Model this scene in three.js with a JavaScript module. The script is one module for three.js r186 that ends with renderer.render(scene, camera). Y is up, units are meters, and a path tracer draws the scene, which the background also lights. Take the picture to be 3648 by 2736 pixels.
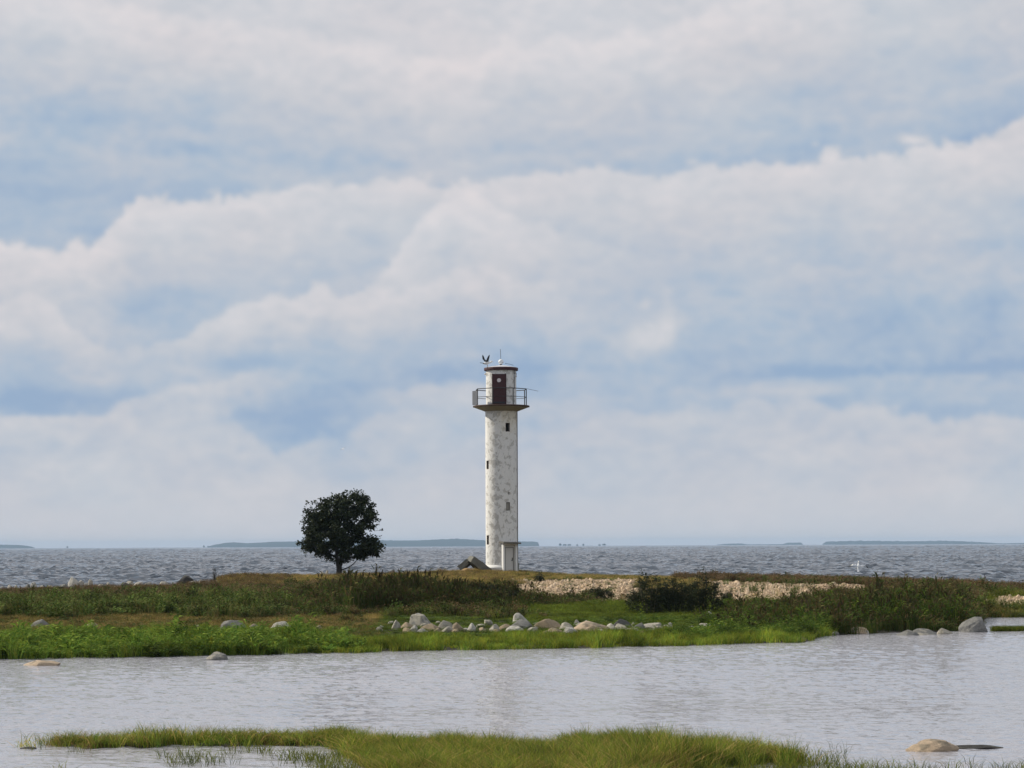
import * as THREE from 'three';
import { mergeGeometries } from 'three/addons/utils/BufferGeometryUtils.js';
import { ImprovedNoise } from 'three/addons/math/ImprovedNoise.js';
import { Brush, Evaluator, SUBTRACTION } from 'three-bvh-csg';

// ------------------------------------------------------------------ camera, sky, sun, exposure
const EYE = 3.0, F = 8550, CX = 1824, CY = 1368;             // photograph pixels: focal length and centre
const scene = new THREE.Scene();
const camera = new THREE.PerspectiveCamera(2 * Math.atan(CY / F) * 180 / Math.PI, 4 / 3, 0.5, 60000);
camera.position.set(0, EYE, 0);
camera.rotation.set(Math.atan(575 / F), 0, -0.0044);
camera.updateMatrixWorld(true);
const renderer = new THREE.WebGLRenderer();
renderer.toneMapping = THREE.LinearToneMapping;
renderer.toneMappingExposure = 1.0;
renderer.shadowMap.enabled = true;

const sunDir = new THREE.Vector3(-0.78, 0.60, -0.30).normalize();
const sun = new THREE.DirectionalLight(new THREE.Color(1.0, 0.93, 0.80), 4.4);
sun.position.copy(sunDir).multiplyScalar(300).add(new THREE.Vector3(0, 0, -110));
sun.target.position.set(0, 0, -110);
sun.castShadow = true; sun.shadow.radius = 3;
sun.shadow.mapSize.set(4096, 4096);
Object.assign(sun.shadow.camera, { left: -70, right: 70, top: 70, bottom: -70, near: 1, far: 700 });
scene.add(sun, sun.target);

// ------------------------------------------------------------------ small helpers
function rng(seed) { let a = seed >>> 0; return () => { a = (a + 0x6d2b79f5) | 0; let t = Math.imul(a ^ (a >>> 15), 1 | a); t = (t + Math.imul(t ^ (t >>> 7), 61 | t)) ^ t; return ((t ^ (t >>> 14)) >>> 0) / 4294967296; }; }
const perlin = new ImprovedNoise();
const n3 = (x, y, z) => perlin.noise(x, y, z);
function fbm(x, y, z, o = 4) { let s = 0, a = 0.5, f = 1; for (let i = 0; i < o; i++) { s += a * n3(x * f, y * f, z * f + i * 7.3); a *= 0.5; f *= 2.03; } return s; }
const clamp = (v, a = 0, b = 1) => Math.min(b, Math.max(a, v));
const ss = (a, b, v) => { const t = clamp((v - a) / (b - a)); return t * t * (3 - 2 * t); };
const mix = (a, b, t) => a + (b - a) * t;
function poly(pts, x, k = 1) {                                   // piecewise value over x
  if (x <= pts[0][0]) return pts[0][k];
  for (let i = 1; i < pts.length; i++) if (x <= pts[i][0]) { const a = pts[i - 1], b = pts[i], t = (x - a[0]) / (b[0] - a[0]); return mix(a[k], b[k], t); }
  return pts[pts.length - 1][k];
}
const lin = (c) => c / 255 <= 0.04045 ? c / 255 / 12.92 : Math.pow((c / 255 + 0.055) / 1.055, 2.4);

// ------------------------------------------------------------------ the sky: banks of cloud, each with a bright top edge and a blue-grey base
const SKY_LAYERS = [
  { pts: [[-300, -60, .9], [0, 0, .9], [350, 50, .9], [700, 90, .9], [950, 150, .9], [1040, 140, 1], [1106, 100, 1], [1180, 104, 1], [1260, 108, 1], [1340, 90, 1], [1420, 78, 1], [1500, 60, .8], [1600, 30, .8], [1900, -40, .8], [2212, -90, .8], [2500, -120, .8]], top: 1.0, base: 0.18, fade: 200, soft: 14, amp: 18 },
  { pts: [[-300, 290, .8], [0, 300, .8], [110, 290, .7], [200, 330, .7], [330, 352, .8], [480, 335, .7], [560, 372, .7], [700, 385, .6], [860, 372, .6], [1000, 350, .6], [1106, 348, .7], [1250, 332, .9], [1400, 318, .8], [1650, 292, .6], [1790, 258, .7], [1880, 268, .5], [1960, 262, .8], [2050, 225, .95], [2140, 205, 1], [2212, 190, 1], [2500, 150, 1]], top: 0.55, base: 0.10, fade: 70, soft: 9, amp: 7 },
  { pts: [[-300, 430, .5], [0, 443, .55], [130, 446, .55], [260, 452, .5], [330, 450, .3]], top: 0.42, base: 0.35, fade: 160, soft: 7, amp: 3 },
  { pts: [[-300, 560, 1], [0, 538, 1], [60, 540, 1], [120, 552, 1], [160, 540, 1], [205, 542, 1], [232, 510, 1], [260, 480, 1], [300, 448, 1], [380, 443, 1], [470, 436, 1], [550, 428, 1], [680, 405, .9], [780, 397, .9], [950, 400, .8], [1106, 388, .95], [1160, 376, 1], [1290, 374, .9], [1400, 394, .9], [1550, 374, .95], [1680, 368, .95], [1800, 350, .95], [1900, 364, .95], [1980, 342, 1], [2080, 338, 1], [2150, 310, 1], [2212, 292, 1], [2500, 270, 1]], top: 0.92, base: 0.24, fade: 210, soft: 9, amp: 17 },
  { pts: [[640, 700, 0], [780, 640, .2], [850, 560, .7], [910, 485, .9], [965, 435, 1], [1010, 422, 1], [1050, 430, 1], [1085, 462, .9], [1130, 480, .6], [1250, 520, .3], [1400, 560, 0]], top: 1.0, base: 0.4, fade: 150, soft: 10, amp: 16 },
  { pts: [[-300, 640, .8], [0, 690, .8], [40, 664, 1], [90, 655, 1], [130, 672, .9], [160, 712, .7], [240, 770, .5], [330, 752, .4], [400, 735, .7], [445, 708, 1], [480, 690, 1], [530, 664, 1], [585, 643, 1], [640, 652, 1], [700, 630, 1], [760, 645, .9], [860, 640, .7], [960, 600, .7], [1060, 590, .7], [1180, 620, .4], [1300, 700, .1], [1500, 640, .15], [1700, 600, .2], [2212, 560, .2], [2500, 560, .4]], top: 0.9, base: 0.06, fade: 130, soft: 9, amp: 17 },
  { pts: [[1300, 860, 0], [1500, 846, .3], [1640, 832, .6], [1740, 822, .9], [1831, 818, 1], [2000, 822, 1], [2212, 821, 1], [2500, 820, 1]], top: 0.42, base: 0.04, fade: 60, soft: 6, amp: 4 },
  { pts: [[-300, 905, 1], [0, 903, 1], [115, 896, 1], [225, 901, 1], [262, 880, 1], [300, 864, 1], [350, 850, 1], [450, 829, .9], [560, 796, .5], [640, 800, .2], [760, 850, .1], [850, 845, .5], [930, 838, .7], [1010, 832, .8], [1060, 858, .6], [1200, 870, .3], [1400, 850, .2], [1640, 850, .2], [2212, 850, .1], [2500, 850, .5]], top: 0.74, base: 0.36, fade: 110, soft: 8, amp: 11 },
  { pts: [[-300, 930, .9], [0, 940, .9], [300, 900, .9], [430, 868, .9], [500, 905, .9], [560, 950, .9], [600, 985, .9], [640, 968, .8], [690, 938, .8], [740, 952, .6], [820, 905, .6], [870, 885, .5], [1000, 950, .5], [1100, 950, .5], [1200, 945, .6], [1356, 897, .8], [1500, 892, .8], [1606, 886, .9], [1731, 881, .9], [1856, 896, .9], [1946, 907, .9], [2060, 912, .9], [2131, 904, .9], [2212, 926, .9], [2500, 930, .9]], top: 0.62, base: 0.60, fade: 120, soft: 10, amp: 13 },
];
const SKY_PUFFS = [[1392, 738, 52, 30, .45], [1440, 700, 34, 30, .36], [1396, 660, 10, 10, .35], [1980, 318, 34, 6, .8], [2120, 318, 60, 14, -.3], [560, 1075, 90, 30, .13], [470, 1110, 60, 22, .12], [110, 1000, 34, 16, .2], [250, 1000, 40, 14, .12], [925, 1060, 60, 30, .16], [2070, 1062, 60, 28, .18], [1865, 1066, 22, 14, .14], [1700, 1000, 70, 30, .1], [1150, 1035, 50, 40, .12], [610, 1040, 60, 22, .12], [1730, 850, 90, 14, .25], [735, 905, 22, 12, .22], [180, 862, 190, 30, -.3], [950, 815, 90, 26, -.3], [1130, 790, 70, 30, -.3], [1760, 808, 150, 14, -.35], [2080, 806, 160, 16, -.3], [500, 785, 110, 20, -.2], [620, 920, 120, 50, -.2], [1130, 330, 160, 12, -.12], [180, 265, 160, 45, -.2], [400, 335, 70, 25, -.15], [1740, 330, 90, 14, -.2], [330, 650, 110, 60, -.22], [1900, 680, 120, 90, -.14], [2130, 680, 30, 70, -.2]];
const RAMP = [[0, 160, 180, 204], [.2, 171, 187, 206], [.45, 187, 195, 207], [.7, 200, 203, 210], [1, 215, 213, 217]];
function skyAt(a, e, out) {
  const K = 5185, x = 1106 + a * K, y = 1178 - e * K, ca = Math.cos(a) * K, sa = Math.sin(a) * K;
  const far = Math.max(ss(2300, 3400, x), ss(-100, -1200, x));
  const wy = y + 10 * n3(ca / 140, sa / 140, y / 60) + 5 * n3(ca / 50, sa / 50, y / 26 + 9);
  // high above the picture: broken bright cloud of the same kind
  let v = 0.62 + 1.1 * fbm(ca / 620, sa / 620, y / 300 + 3, 4);
  v = mix(v, 0.82, ss(-500, 0, y) * (1 - far));
  let i = 0;
  for (const L of SKY_LAYERS) {
    i++;
    let yt = poly(L.pts, x), s = poly(L.pts, x, 2);
    if (far > 0) { s = mix(s, clamp(0.7 + n3(ca / 500, sa / 500, i * 5.1)), far); yt += far * 130 * n3(ca / 700, sa / 700, i * 3.7); }
    const d0 = wy - yt;
    if (d0 < -60) continue;
    const bill = .8 * Math.abs(n3(ca / 120, sa / 120, y / 90 + i * 2)) + Math.abs(n3(ca / 60, sa / 60, y / 50 + i * 4)) * .8 + 0.5 * Math.abs(n3(ca / 27, sa / 27, y / 27 + i * 9)) + .25 * Math.abs(n3(ca / 12, sa / 12, y / 12 + i));
    const d = d0 + L.amp * (bill * 2 - 0.6);
    const al = ss(-L.soft, L.soft, d) * s;
    if (al <= 0) continue;
    const inside = L.base + (L.top - L.base) * Math.exp(-Math.pow(Math.max(0, d) / L.fade, 1.4));
    v = mix(v, inside, al);
  }
  for (const [px, py, rx, ry, k] of SKY_PUFFS) {
    const q = ((x - px) / rx) ** 2 + ((wy - py) / ry) ** 2;
    if (q < 9) v += k * Math.exp(-q * (1 + .8 * n3(ca / 22, sa / 22, y / 22)));
  }
  v += 0.22 * fbm(ca / 190, sa / 190, y / 62 + 5, 5) + 0.10 * n3(ca / 40, sa / 40, y / 17) + 0.06 * n3(ca / 18, sa / 18, y / 9 + 3);
  v += 0.16 * (.22 - Math.abs(n3(ca / 85, sa / 85, y / 48 + 17)) - .5 * Math.abs(n3(ca / 38, sa / 38, y / 24 + 5)));     // heaped lumps
  v += 0.08 * n3(ca / 330, sa / 330, y / 22 + 60) * ss(.75, .2, v);                                                     // flat streaks in the gaps
  v = mix(v, 0.74, ss(960, 1150, y) * 0.75);
  v = clamp(.56 + (v - .56) * 1.2, -0.15, 1.12);
  let k = 1; while (k < RAMP.length - 1 && v > RAMP[k][0]) k++;
  const A = RAMP[k - 1], B = RAMP[k], t = (v - A[0]) / (B[0] - A[0]);
  const warm = 3 * n3(ca / 240, sa / 240, y / 130 + 40);
  out[0] = lin(mix(A[1], B[1], t) + warm); out[1] = lin(mix(A[2], B[2], t)); out[2] = lin(mix(A[3], B[3], t) - warm * .4);
}
function makeSky() {
  const W = 4096, H = 2048, data = new Float32Array(W * H * 4), c = [0, 0, 0], Q = 8, w = W / Q, h = H / Q;
  const ang = (px) => { let a = ((px + 0.5) / W - 0.25) * 2 * Math.PI; return a > Math.PI ? a - 2 * Math.PI : a; };
  const ele = (row) => Math.max(0.0005, ((row + 0.5) / H - 0.5) * Math.PI);
  const coarse = new Float32Array(w * (h + 1) * 3);
  for (let j = h / 2; j <= h; j++) for (let i = 0; i < w; i++) { skyAt(ang(i * Q), ele(j * Q), c); coarse.set(c, (j * w + i) * 3); }
  for (let r = H / 2; r < H; r++) for (let p = 0; p < W; p++) {
    const o = (r * W + p) * 4;
    if (r < H / 2 + 250 && p > 1024 - 270 && p < 1024 + 270) skyAt(ang(p), ele(r), c);
    else {
      const fx = p / Q, fy = r / Q, i = Math.floor(fx), j = Math.floor(fy), tx = fx - i, ty = fy - j, i2 = (i + 1) % w, j2 = Math.min(j + 1, h);
      for (let k = 0; k < 3; k++) c[k] = mix(mix(coarse[(j * w + i) * 3 + k], coarse[(j * w + i2) * 3 + k], tx), mix(coarse[(j2 * w + i) * 3 + k], coarse[(j2 * w + i2) * 3 + k], tx), ty);
    }
    data[o] = c[0]; data[o + 1] = c[1]; data[o + 2] = c[2]; data[o + 3] = 1;
  }
  for (let r = 0; r < H / 2; r++) data.copyWithin(r * W * 4, (H / 2) * W * 4, (H / 2 + 1) * W * 4);
  const t = new THREE.DataTexture(data, W, H, THREE.RGBAFormat, THREE.FloatType);
  t.mapping = THREE.EquirectangularReflectionMapping; t.magFilter = THREE.LinearFilter; t.minFilter = THREE.LinearFilter; t.wrapS = THREE.RepeatWrapping; t.needsUpdate = true;
  return t;
}
const skyTexture = makeSky();
scene.background = skyTexture; scene.environment = skyTexture;

// ------------------------------------------------------------------ naming
const taken = new Map();
function numbered(n) { const k = taken.get(n) ?? 0; taken.set(n, k + 1); return k ? `${n}_${String(k).padStart(3, '0')}` : n; }
function mesh(name, g, m, parent = scene) {
  const o = new THREE.Mesh(g, m); o.castShadow = o.receiveShadow = true;
  o.name = parent === scene ? numbered(name) : name; parent.add(o); return o;
}
function tag(o, label, category, group) { o.userData.label = label; o.userData.category = category; if (group) o.userData.group = group; return o; }
function thing(name, label, category, p = [0, 0, 0], group) { const o = new THREE.Group(); o.name = numbered(name); o.position.set(...p); scene.add(o); return tag(o, label, category, group); }
function structure(o, label) { o.userData.kind = 'structure'; if (label) o.userData.label = label; return o; }
function stuff(o, label, category) { o.userData.kind = 'stuff'; return tag(o, label, category); }

// ------------------------------------------------------------------ from photograph pixels to directions, and the lie of the land
function at(x, y, D) { const d = new THREE.Vector3((x - CX) / F, -(y - CY) / F, -1).applyQuaternion(camera.quaternion); return d.multiplyScalar(-D / d.z).add(camera.position); }
const LAND = [  // photo column: [distance, height] pairs from the lagoon shore to the sea
  [-1500, [[63, -.5], [65, -.02], [67, .12], [78, .28], [95, .34], [115, .42], [130, .52], [138, .5], [146, -.4]]],
  [0, [[63, -.5], [65, -.02], [67, .12], [78, .28], [95, .36], [115, .45], [130, .58], [139, .58], [148, -.4]]],
  [500, [[63.8, -.5], [65.8, -.02], [68, .12], [78, .3], [93, .36], [112, .5], [128, .72], [142, .72], [152, -.4]]],
  [900, [[65, -.5], [67, -.02], [69, .12], [78, .3], [92, .35], [110, .52], [125, .85], [140, 1.08], [150, 1.08], [162, -.4]]],
  [1200, [[65.8, -.5], [67.8, -.02], [70, .12], [78, .3], [94, .38], [110, .52], [126, .95], [140, 1.15], [150, 1.15], [164, -.4]]],
  [1790, [[67.5, -.5], [69.5, -.02], [71.5, .1], [78, .3], [98, .4], [108, .5], [128, 1.05], [140, 1.2], [149, 1.3], [158, 1.25], [174, -.4]]],
  [2100, [[68.4, -.5], [70.4, -.02], [72.4, .1], [79, .3], [98, .4], [108, .5], [126, 1.08], [140, 1.1], [155, 1.0], [168, -.4]]],
  [2400, [[69.5, -.5], [71.5, -.02], [73.5, .1], [79, .28], [98, .4], [108, .5], [126, 1.1], [140, 1.0], [152, .8], [164, -.4]]],
  [2850, [[71.5, -.5], [73.6, -.02], [75.5, .1], [80, .2], [95, .4], [106, .52], [120, .95], [130, .95], [150, .7], [162, -.4]]],
  [2960, [[75.5, -.5], [79, -.02], [81.5, .1], [86, .25], [96, .42], [106, .55], [120, .92], [130, .9], [150, .65], [160, -.4]]],
  [3300, [[79.5, -.5], [81.6, -.02], [84, .14], [90, .3], [105, .5], [120, .74], [135, .62], [150, .45], [158, -.4]]],
  [3440, [[80, -.5], [82, -.02], [84.5, .1], [92, .2], [105, .45], [118, .6], [135, .55], [148, .4], [156, -.4]]],
  [3530, [[82, -.5], [90, -.5], [95, -.4], [97.6, -.02], [100, .16], [105, .32], [112, .5], [125, .55], [140, .45], [152, -.4]]],
  [3700, [[82, -.5], [90, -.5], [95, -.4], [97.9, -.02], [100, .16], [105, .32], [112, .52], [125, .5], [138, .4], [150, -.4]]],
  [5500, [[82, -.5], [90, -.5], [95, -.4], [98, -.02], [100, .16], [105, .3], [112, .45], [125, .5], [138, .4], [150, -.4]]],
];
function landHeight(xs, D) {
  let i = 1; while (i < LAND.length - 1 && xs > LAND[i][0]) i++;
  const a = LAND[i - 1], b = LAND[i], t = ss(a[0], b[0], xs);
  return mix(poly(a[1], D), poly(b[1], D), t);
}
const columnOf = (X, D) => CX + X / D * F;
function H(X, D) {
  const h = landHeight(columnOf(X, D), D);
  return h + 0.05 * n3(X * .45, D * .45, 2.2) + 0.03 * n3(X * 1.6, D * 1.6, 7) * ss(-.2, .2, h) + 0.10 * n3(X * .11, D * .09, 5) * ss(0.2, 0.6, h);
}
function groundHit(x, y, d0 = 40) {
  for (let D = d0; D < 200; D += 0.08) { const p = at(x, y, D); if (p.y <= Math.max(0, H(p.x, D))) return p; }
  return at(x, y, 150);
}
function sheet(xs0, xs1, nx, D0, D1, nd, height, geometric) {       // a fan-shaped grid of real ground or water
  const pos = [], uv = [], idx = [];
  for (let j = 0; j <= nd; j++) {
    const D = geometric ? D0 * Math.pow(D1 / D0, j / nd) : mix(D0, D1, j / nd);
    for (let i = 0; i <= nx; i++) { const X = (mix(xs0, xs1, i / nx) - CX) / F * D; pos.push(X, height(X, D), -D); uv.push(X, D); }
  }
  for (let j = 0; j < nd; j++) for (let i = 0; i < nx; i++) { const a = j * (nx + 1) + i, b = a + 1, c = a + nx + 1, d = c + 1; idx.push(a, b, c, b, d, c); }
  const g = new THREE.BufferGeometry();
  g.setAttribute('position', new THREE.Float32BufferAttribute(pos, 3)); g.setAttribute('uv', new THREE.Float32BufferAttribute(uv, 2));
  g.setIndex(idx); g.computeVertexNormals(); return g;
}
function noiseTexture(n, fn, srgb) {                                // tileable grey or colour texture; fn(u, v) on a torus returns 0..1 or [r, g, b]
  const d = new Uint8Array(n * n * 4);
  for (let j = 0; j < n; j++) for (let i = 0; i < n; i++) { let c = fn(i / n, j / n); if (!Array.isArray(c)) c = [c, c, c]; const o = (j * n + i) * 4; for (let k = 0; k < 3; k++) d[o + k] = clamp(c[k]) * 255; d[o + 3] = 255; }
  const t = new THREE.DataTexture(d, n, n); t.wrapS = t.wrapT = THREE.RepeatWrapping; t.magFilter = THREE.LinearFilter; t.minFilter = THREE.LinearMipmapLinearFilter; t.generateMipmaps = true; t.needsUpdate = true;
  if (srgb) t.colorSpace = THREE.SRGBColorSpace;
  return t;
}
const tile = (u, v, p, s) => {                                      // noise with period 1, p cycles, blended over the seam
  const q = (a, b) => n3(a * p, b * p, s); return mix(mix(q(u, v), q(u - 1, v), u), mix(q(u, v - 1), q(u - 1, v - 1), u), v);
};

// ------------------------------------------------------------------ water
const rippleTex = noiseTexture(1024, (u, v) => {
  const w = u + .01 * Math.sin(v * 6.283 * 3);
  return .5 + .42 * tile(w, v * 1, 26, 1) * .9 + .3 * tile(w, v, 60, 4) + .16 * tile(w, v, 120, 9);
});
rippleTex.repeat.set(1 / 11, 1 / 5.5);
const swellTex = noiseTexture(512, (u, v) => .5 + .5 * tile(u, v, 14, 3) + .28 * tile(u, v, 36, 5));
swellTex.repeat.set(1 / 34, 1 / 23);
const lagoonMat = new THREE.MeshPhysicalMaterial({ color: new THREE.Color(0.35, 0.34, 0.365), roughness: 0.06, ior: 1.4, bumpMap: rippleTex, bumpScale: 0.06 });
const seaMat = new THREE.MeshPhysicalMaterial({ color: new THREE.Color(0.03, 0.04, 0.055), roughness: 0.08, ior: 1.33, bumpMap: swellTex, bumpScale: 0.7 });
const lagoon = mesh('lagoon_water', sheet(-1500, 5150, 560, 22, 116, 640, (X, D) =>
  (0.020 * n3(X * .7, D * .8, 1) + 0.030 * n3(X * 1.7, D * 2.2, 3) + 0.022 * (.5 - Math.abs(n3(X * 2.6, D * 3.2, 5)) * 2)) * (.5 + .5 * n3(X * .12, D * .08, 7)), true), lagoonMat);
structure(lagoon, 'pale rippled lagoon between the marsh grass and the island');
function swell(X, D) {
  const g = 0.75 + 0.7 * fbm(X * .02, D * .012, 4, 2);
  const a = 1 - Math.abs(n3(X * .12, D * .21, 1)) * 2.4, b = 1 - Math.abs(n3(X * .30 + 5, D * .42, 6)) * 2.4, c = n3(X * .85, D * .8, 9);
  return (0.40 * (a - .5) + 0.42 * (b - .5) + 0.26 * c) * g - 0.14;
}
const seaRows = sheet(-2000, 5650, 540, 145, 3000, 900, (X, D) => swell(X, D) * (1 + D / 900), true);
const sea = mesh('sea_water', seaRows, seaMat);
structure(sea, 'choppy grey-blue sea behind the island');
const seaFar = mesh('far_sea_water', sheet(-2000, 5650, 300, 2960, 11000, 160, (X, D) => 1.3 * n3(X * .05, D * .02, 3) + .8 * n3(X * .13, D * .05, 8) - .3, true), seaMat);
structure(seaFar, 'distant sea below the horizon');
const basin = new THREE.RingGeometry(6, 11500, 96, 24, 0, Math.PI * 2).rotateX(-Math.PI / 2); basin.translate(0, -1.2, 0);
structure(mesh('outer_sea_water', basin, new THREE.MeshPhysicalMaterial({ color: new THREE.Color(0.045, 0.058, 0.075), roughness: 0.3, ior: 1.33 })), 'open water all round');

// ------------------------------------------------------------------ ground
const groundTex = noiseTexture(512, (u, v) => { const a = .72 + .35 * tile(u, v, 20, 2) + .3 * tile(u, v, 70, 4) + .2 * tile(u, v, 150, 8); return [a, a * .98, a * .94]; }, true);
groundTex.repeat.set(1 / 4, 1 / 4);
const SOIL = [.055, .048, .03], TURF = [.06, .075, .02], STRAW = [.29, .205, .08], SAND = [.42, .33, .22], MUD = [.05, .045, .035];
function shingle(xs, D) {                                           // 0..1: how much bare stone
  const e = 60 * n3(xs * .006, D * .25, 3) + 24 * n3(xs * .03, D * .6, 6), f = 2.2 * n3(xs * .008, 4, 1) + 1.4 * n3(xs * .03, 2, D * .1);
  const box = (x0, x1, d0, d1) => ss(x0 - 25, x0 + 25, xs + e) * (1 - ss(x1 - 25, x1 + 25, xs + e)) * ss(d0 - 1, d0 + 1, D + f) * (1 - ss(d1 - 1, d1 + 1, D + f));
  return Math.max(box(1850, 2280, 107 - (xs - 2050) / 90, 130), box(2530, 3110, 103 + Math.max(0, xs - 2800) / 40, 127 - Math.max(0, xs - 2700) / 60), box(3515, 4200, 102.5, 111), box(1760, 1880, 117, 122) * .8);
}
const frontShore = (xs) => poly([[-1500, 65], [0, 65], [500, 65.8], [900, 67], [1200, 67.8], [1790, 69.5], [2100, 70.4], [2400, 71.5], [2850, 73.6], [2960, 79], [3300, 81.6], [3440, 82], [3530, 97.6], [5500, 98]], xs);
const landGeo = sheet(-1500, 5500, 460, 61, 176, 330, H);
{
  const p = landGeo.attributes.position, c = [];
  for (let i = 0; i < p.count; i++) {
    const X = p.getX(i), D = -p.getZ(i), xs = columnOf(X, D), t = D - frontShore(xs), n = fbm(X * .3, D * .3, 3, 3);
    let k = SOIL.slice(); const to = (q, w) => { for (let j = 0; j < 3; j++) k[j] = mix(k[j], q[j], clamp(w)); };
    to(MUD, 1 - ss(0, 1.5, t));
    to(TURF, ss(4, 7, t) * ss(1650, 1850, xs) * (1 - ss(2500, 2700, xs)) * (1 - ss(101, 104, D)));
    to(STRAW, ss(8, 12, t) * (1 - ss(1250, 1450, xs)) * (1 - ss(88, 93, D)) * (.7 + n));
    to(STRAW, ss(122, 128, D) * ss(700, 1100, xs) * (1 - ss(2500, 2750, xs)) * (.8 + n));
    to(SAND, shingle(xs, D));
    to(SAND, ss(131, 137, D) * (1 - ss(700, 950, xs)) * .8);
    const q = 1 + .35 * n; c.push(k[0] * q, k[1] * q, k[2] * q);
  }
  landGeo.setAttribute('color', new THREE.Float32BufferAttribute(c, 3));
}
structure(mesh('island_ground', landGeo, new THREE.MeshStandardMaterial({ vertexColors: true, map: groundTex, bumpMap: groundTex, bumpScale: .05, roughness: 1 })), 'low grassy island ground');

// near marsh: grass standing in the shallows. Rows below are photo rows of the water surface.
const rowOf = (D) => 1943 + EYE * F / D;
const farEdge = [[50, 2640], [300, 2632], [700, 2630], [1000, 2628], [1170, 2622], [1300, 2636], [1420, 2645], [1600, 2648], [1800, 2664], [1950, 2652], [2080, 2640], [2250, 2650], [2450, 2664], [2600, 2672], [2760, 2690], [2870, 2716]];
function marsh(xs, row) {
  const w = 14 * n3(xs * .012, row * .03, 3) + 7 * n3(xs * .05, row * .08, 5);
  let d = 0;
  const strip = ss(40, 330, xs) * (1 - ss(1290, 1330, xs)); if (strip > 0) d = Math.max(d, strip * ss(-4, 4, row + w * .4 - poly(farEdge, xs)) * (1 - ss(-3, 3, row + w * .4 - 2647)));
  const near = poly([[1100, 2640], [1200, 2660], [1260, 2700], [1330, 2745], [1420, 2790], [2300, 2790], [2480, 2745], [2600, 2726], [2870, 2720]], xs);
  if (xs > 1150 && xs < 2900) d = Math.max(d, ss(-10, 12, row + w * 1.5 - poly(farEdge, xs)) * (1 - ss(-8, 8, row + w - near)) * (1 - ss(2740, 2900, xs) * .75));
  return d;
}
function sparse(xs, row) {
  const g = (x, y, rx, ry) => Math.exp(-(((x - xs) / rx) ** 2) - (((y - row) / ry) ** 2));
  return Math.max(.5 * g(690, 2708, 100, 9), .35 * g(650, 2686, 90, 6), .22 * g(790, 2690, 50, 6), .6 * g(1120, 2700, 110, 14), .5 * g(1200, 2732, 90, 16), .25 * g(900, 2672, 120, 7), .12 * g(100, 2634, 60, 5), .12 * g(150, 2655, 60, 9), .08 * g(300, 2668, 60, 6), .14 * g(320, 2658, 25, 7),
    .14 * g(230, 2736, 40, 8), .3 * g(2920, 2716, 70, 18), .12 * g(2990, 2680, 40, 10), .42 * ss(2600, 2700, xs) * (1 - ss(3650, 3900, xs) * .3) * Math.exp(-(((row - 2752 - 10 * n3(xs * .01, 1, 1)) / 15) ** 2)) * (1 - ss(2950, 3400, xs) * .6), .5 * ss(2350, 2500, xs) * (1 - ss(2700, 2800, xs)) * Math.exp(-(((row - 2770) / 16) ** 2)));
}
const mudGeo = sheet(-300, 3900, 240, 27, 40.5, 130, (X, D) => { const m = marsh(columnOf(X, D), rowOf(D)); return -0.12 + 0.15 * ss(.2, .9, m) + .015 * n3(X * 3, D * 3, 2); });
structure(mesh('marsh_mud_ground', mudGeo, new THREE.MeshStandardMaterial({ color: new THREE.Color(.05, .05, .025), map: groundTex, roughness: 1 })), 'muddy ground under the marsh grass');

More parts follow.
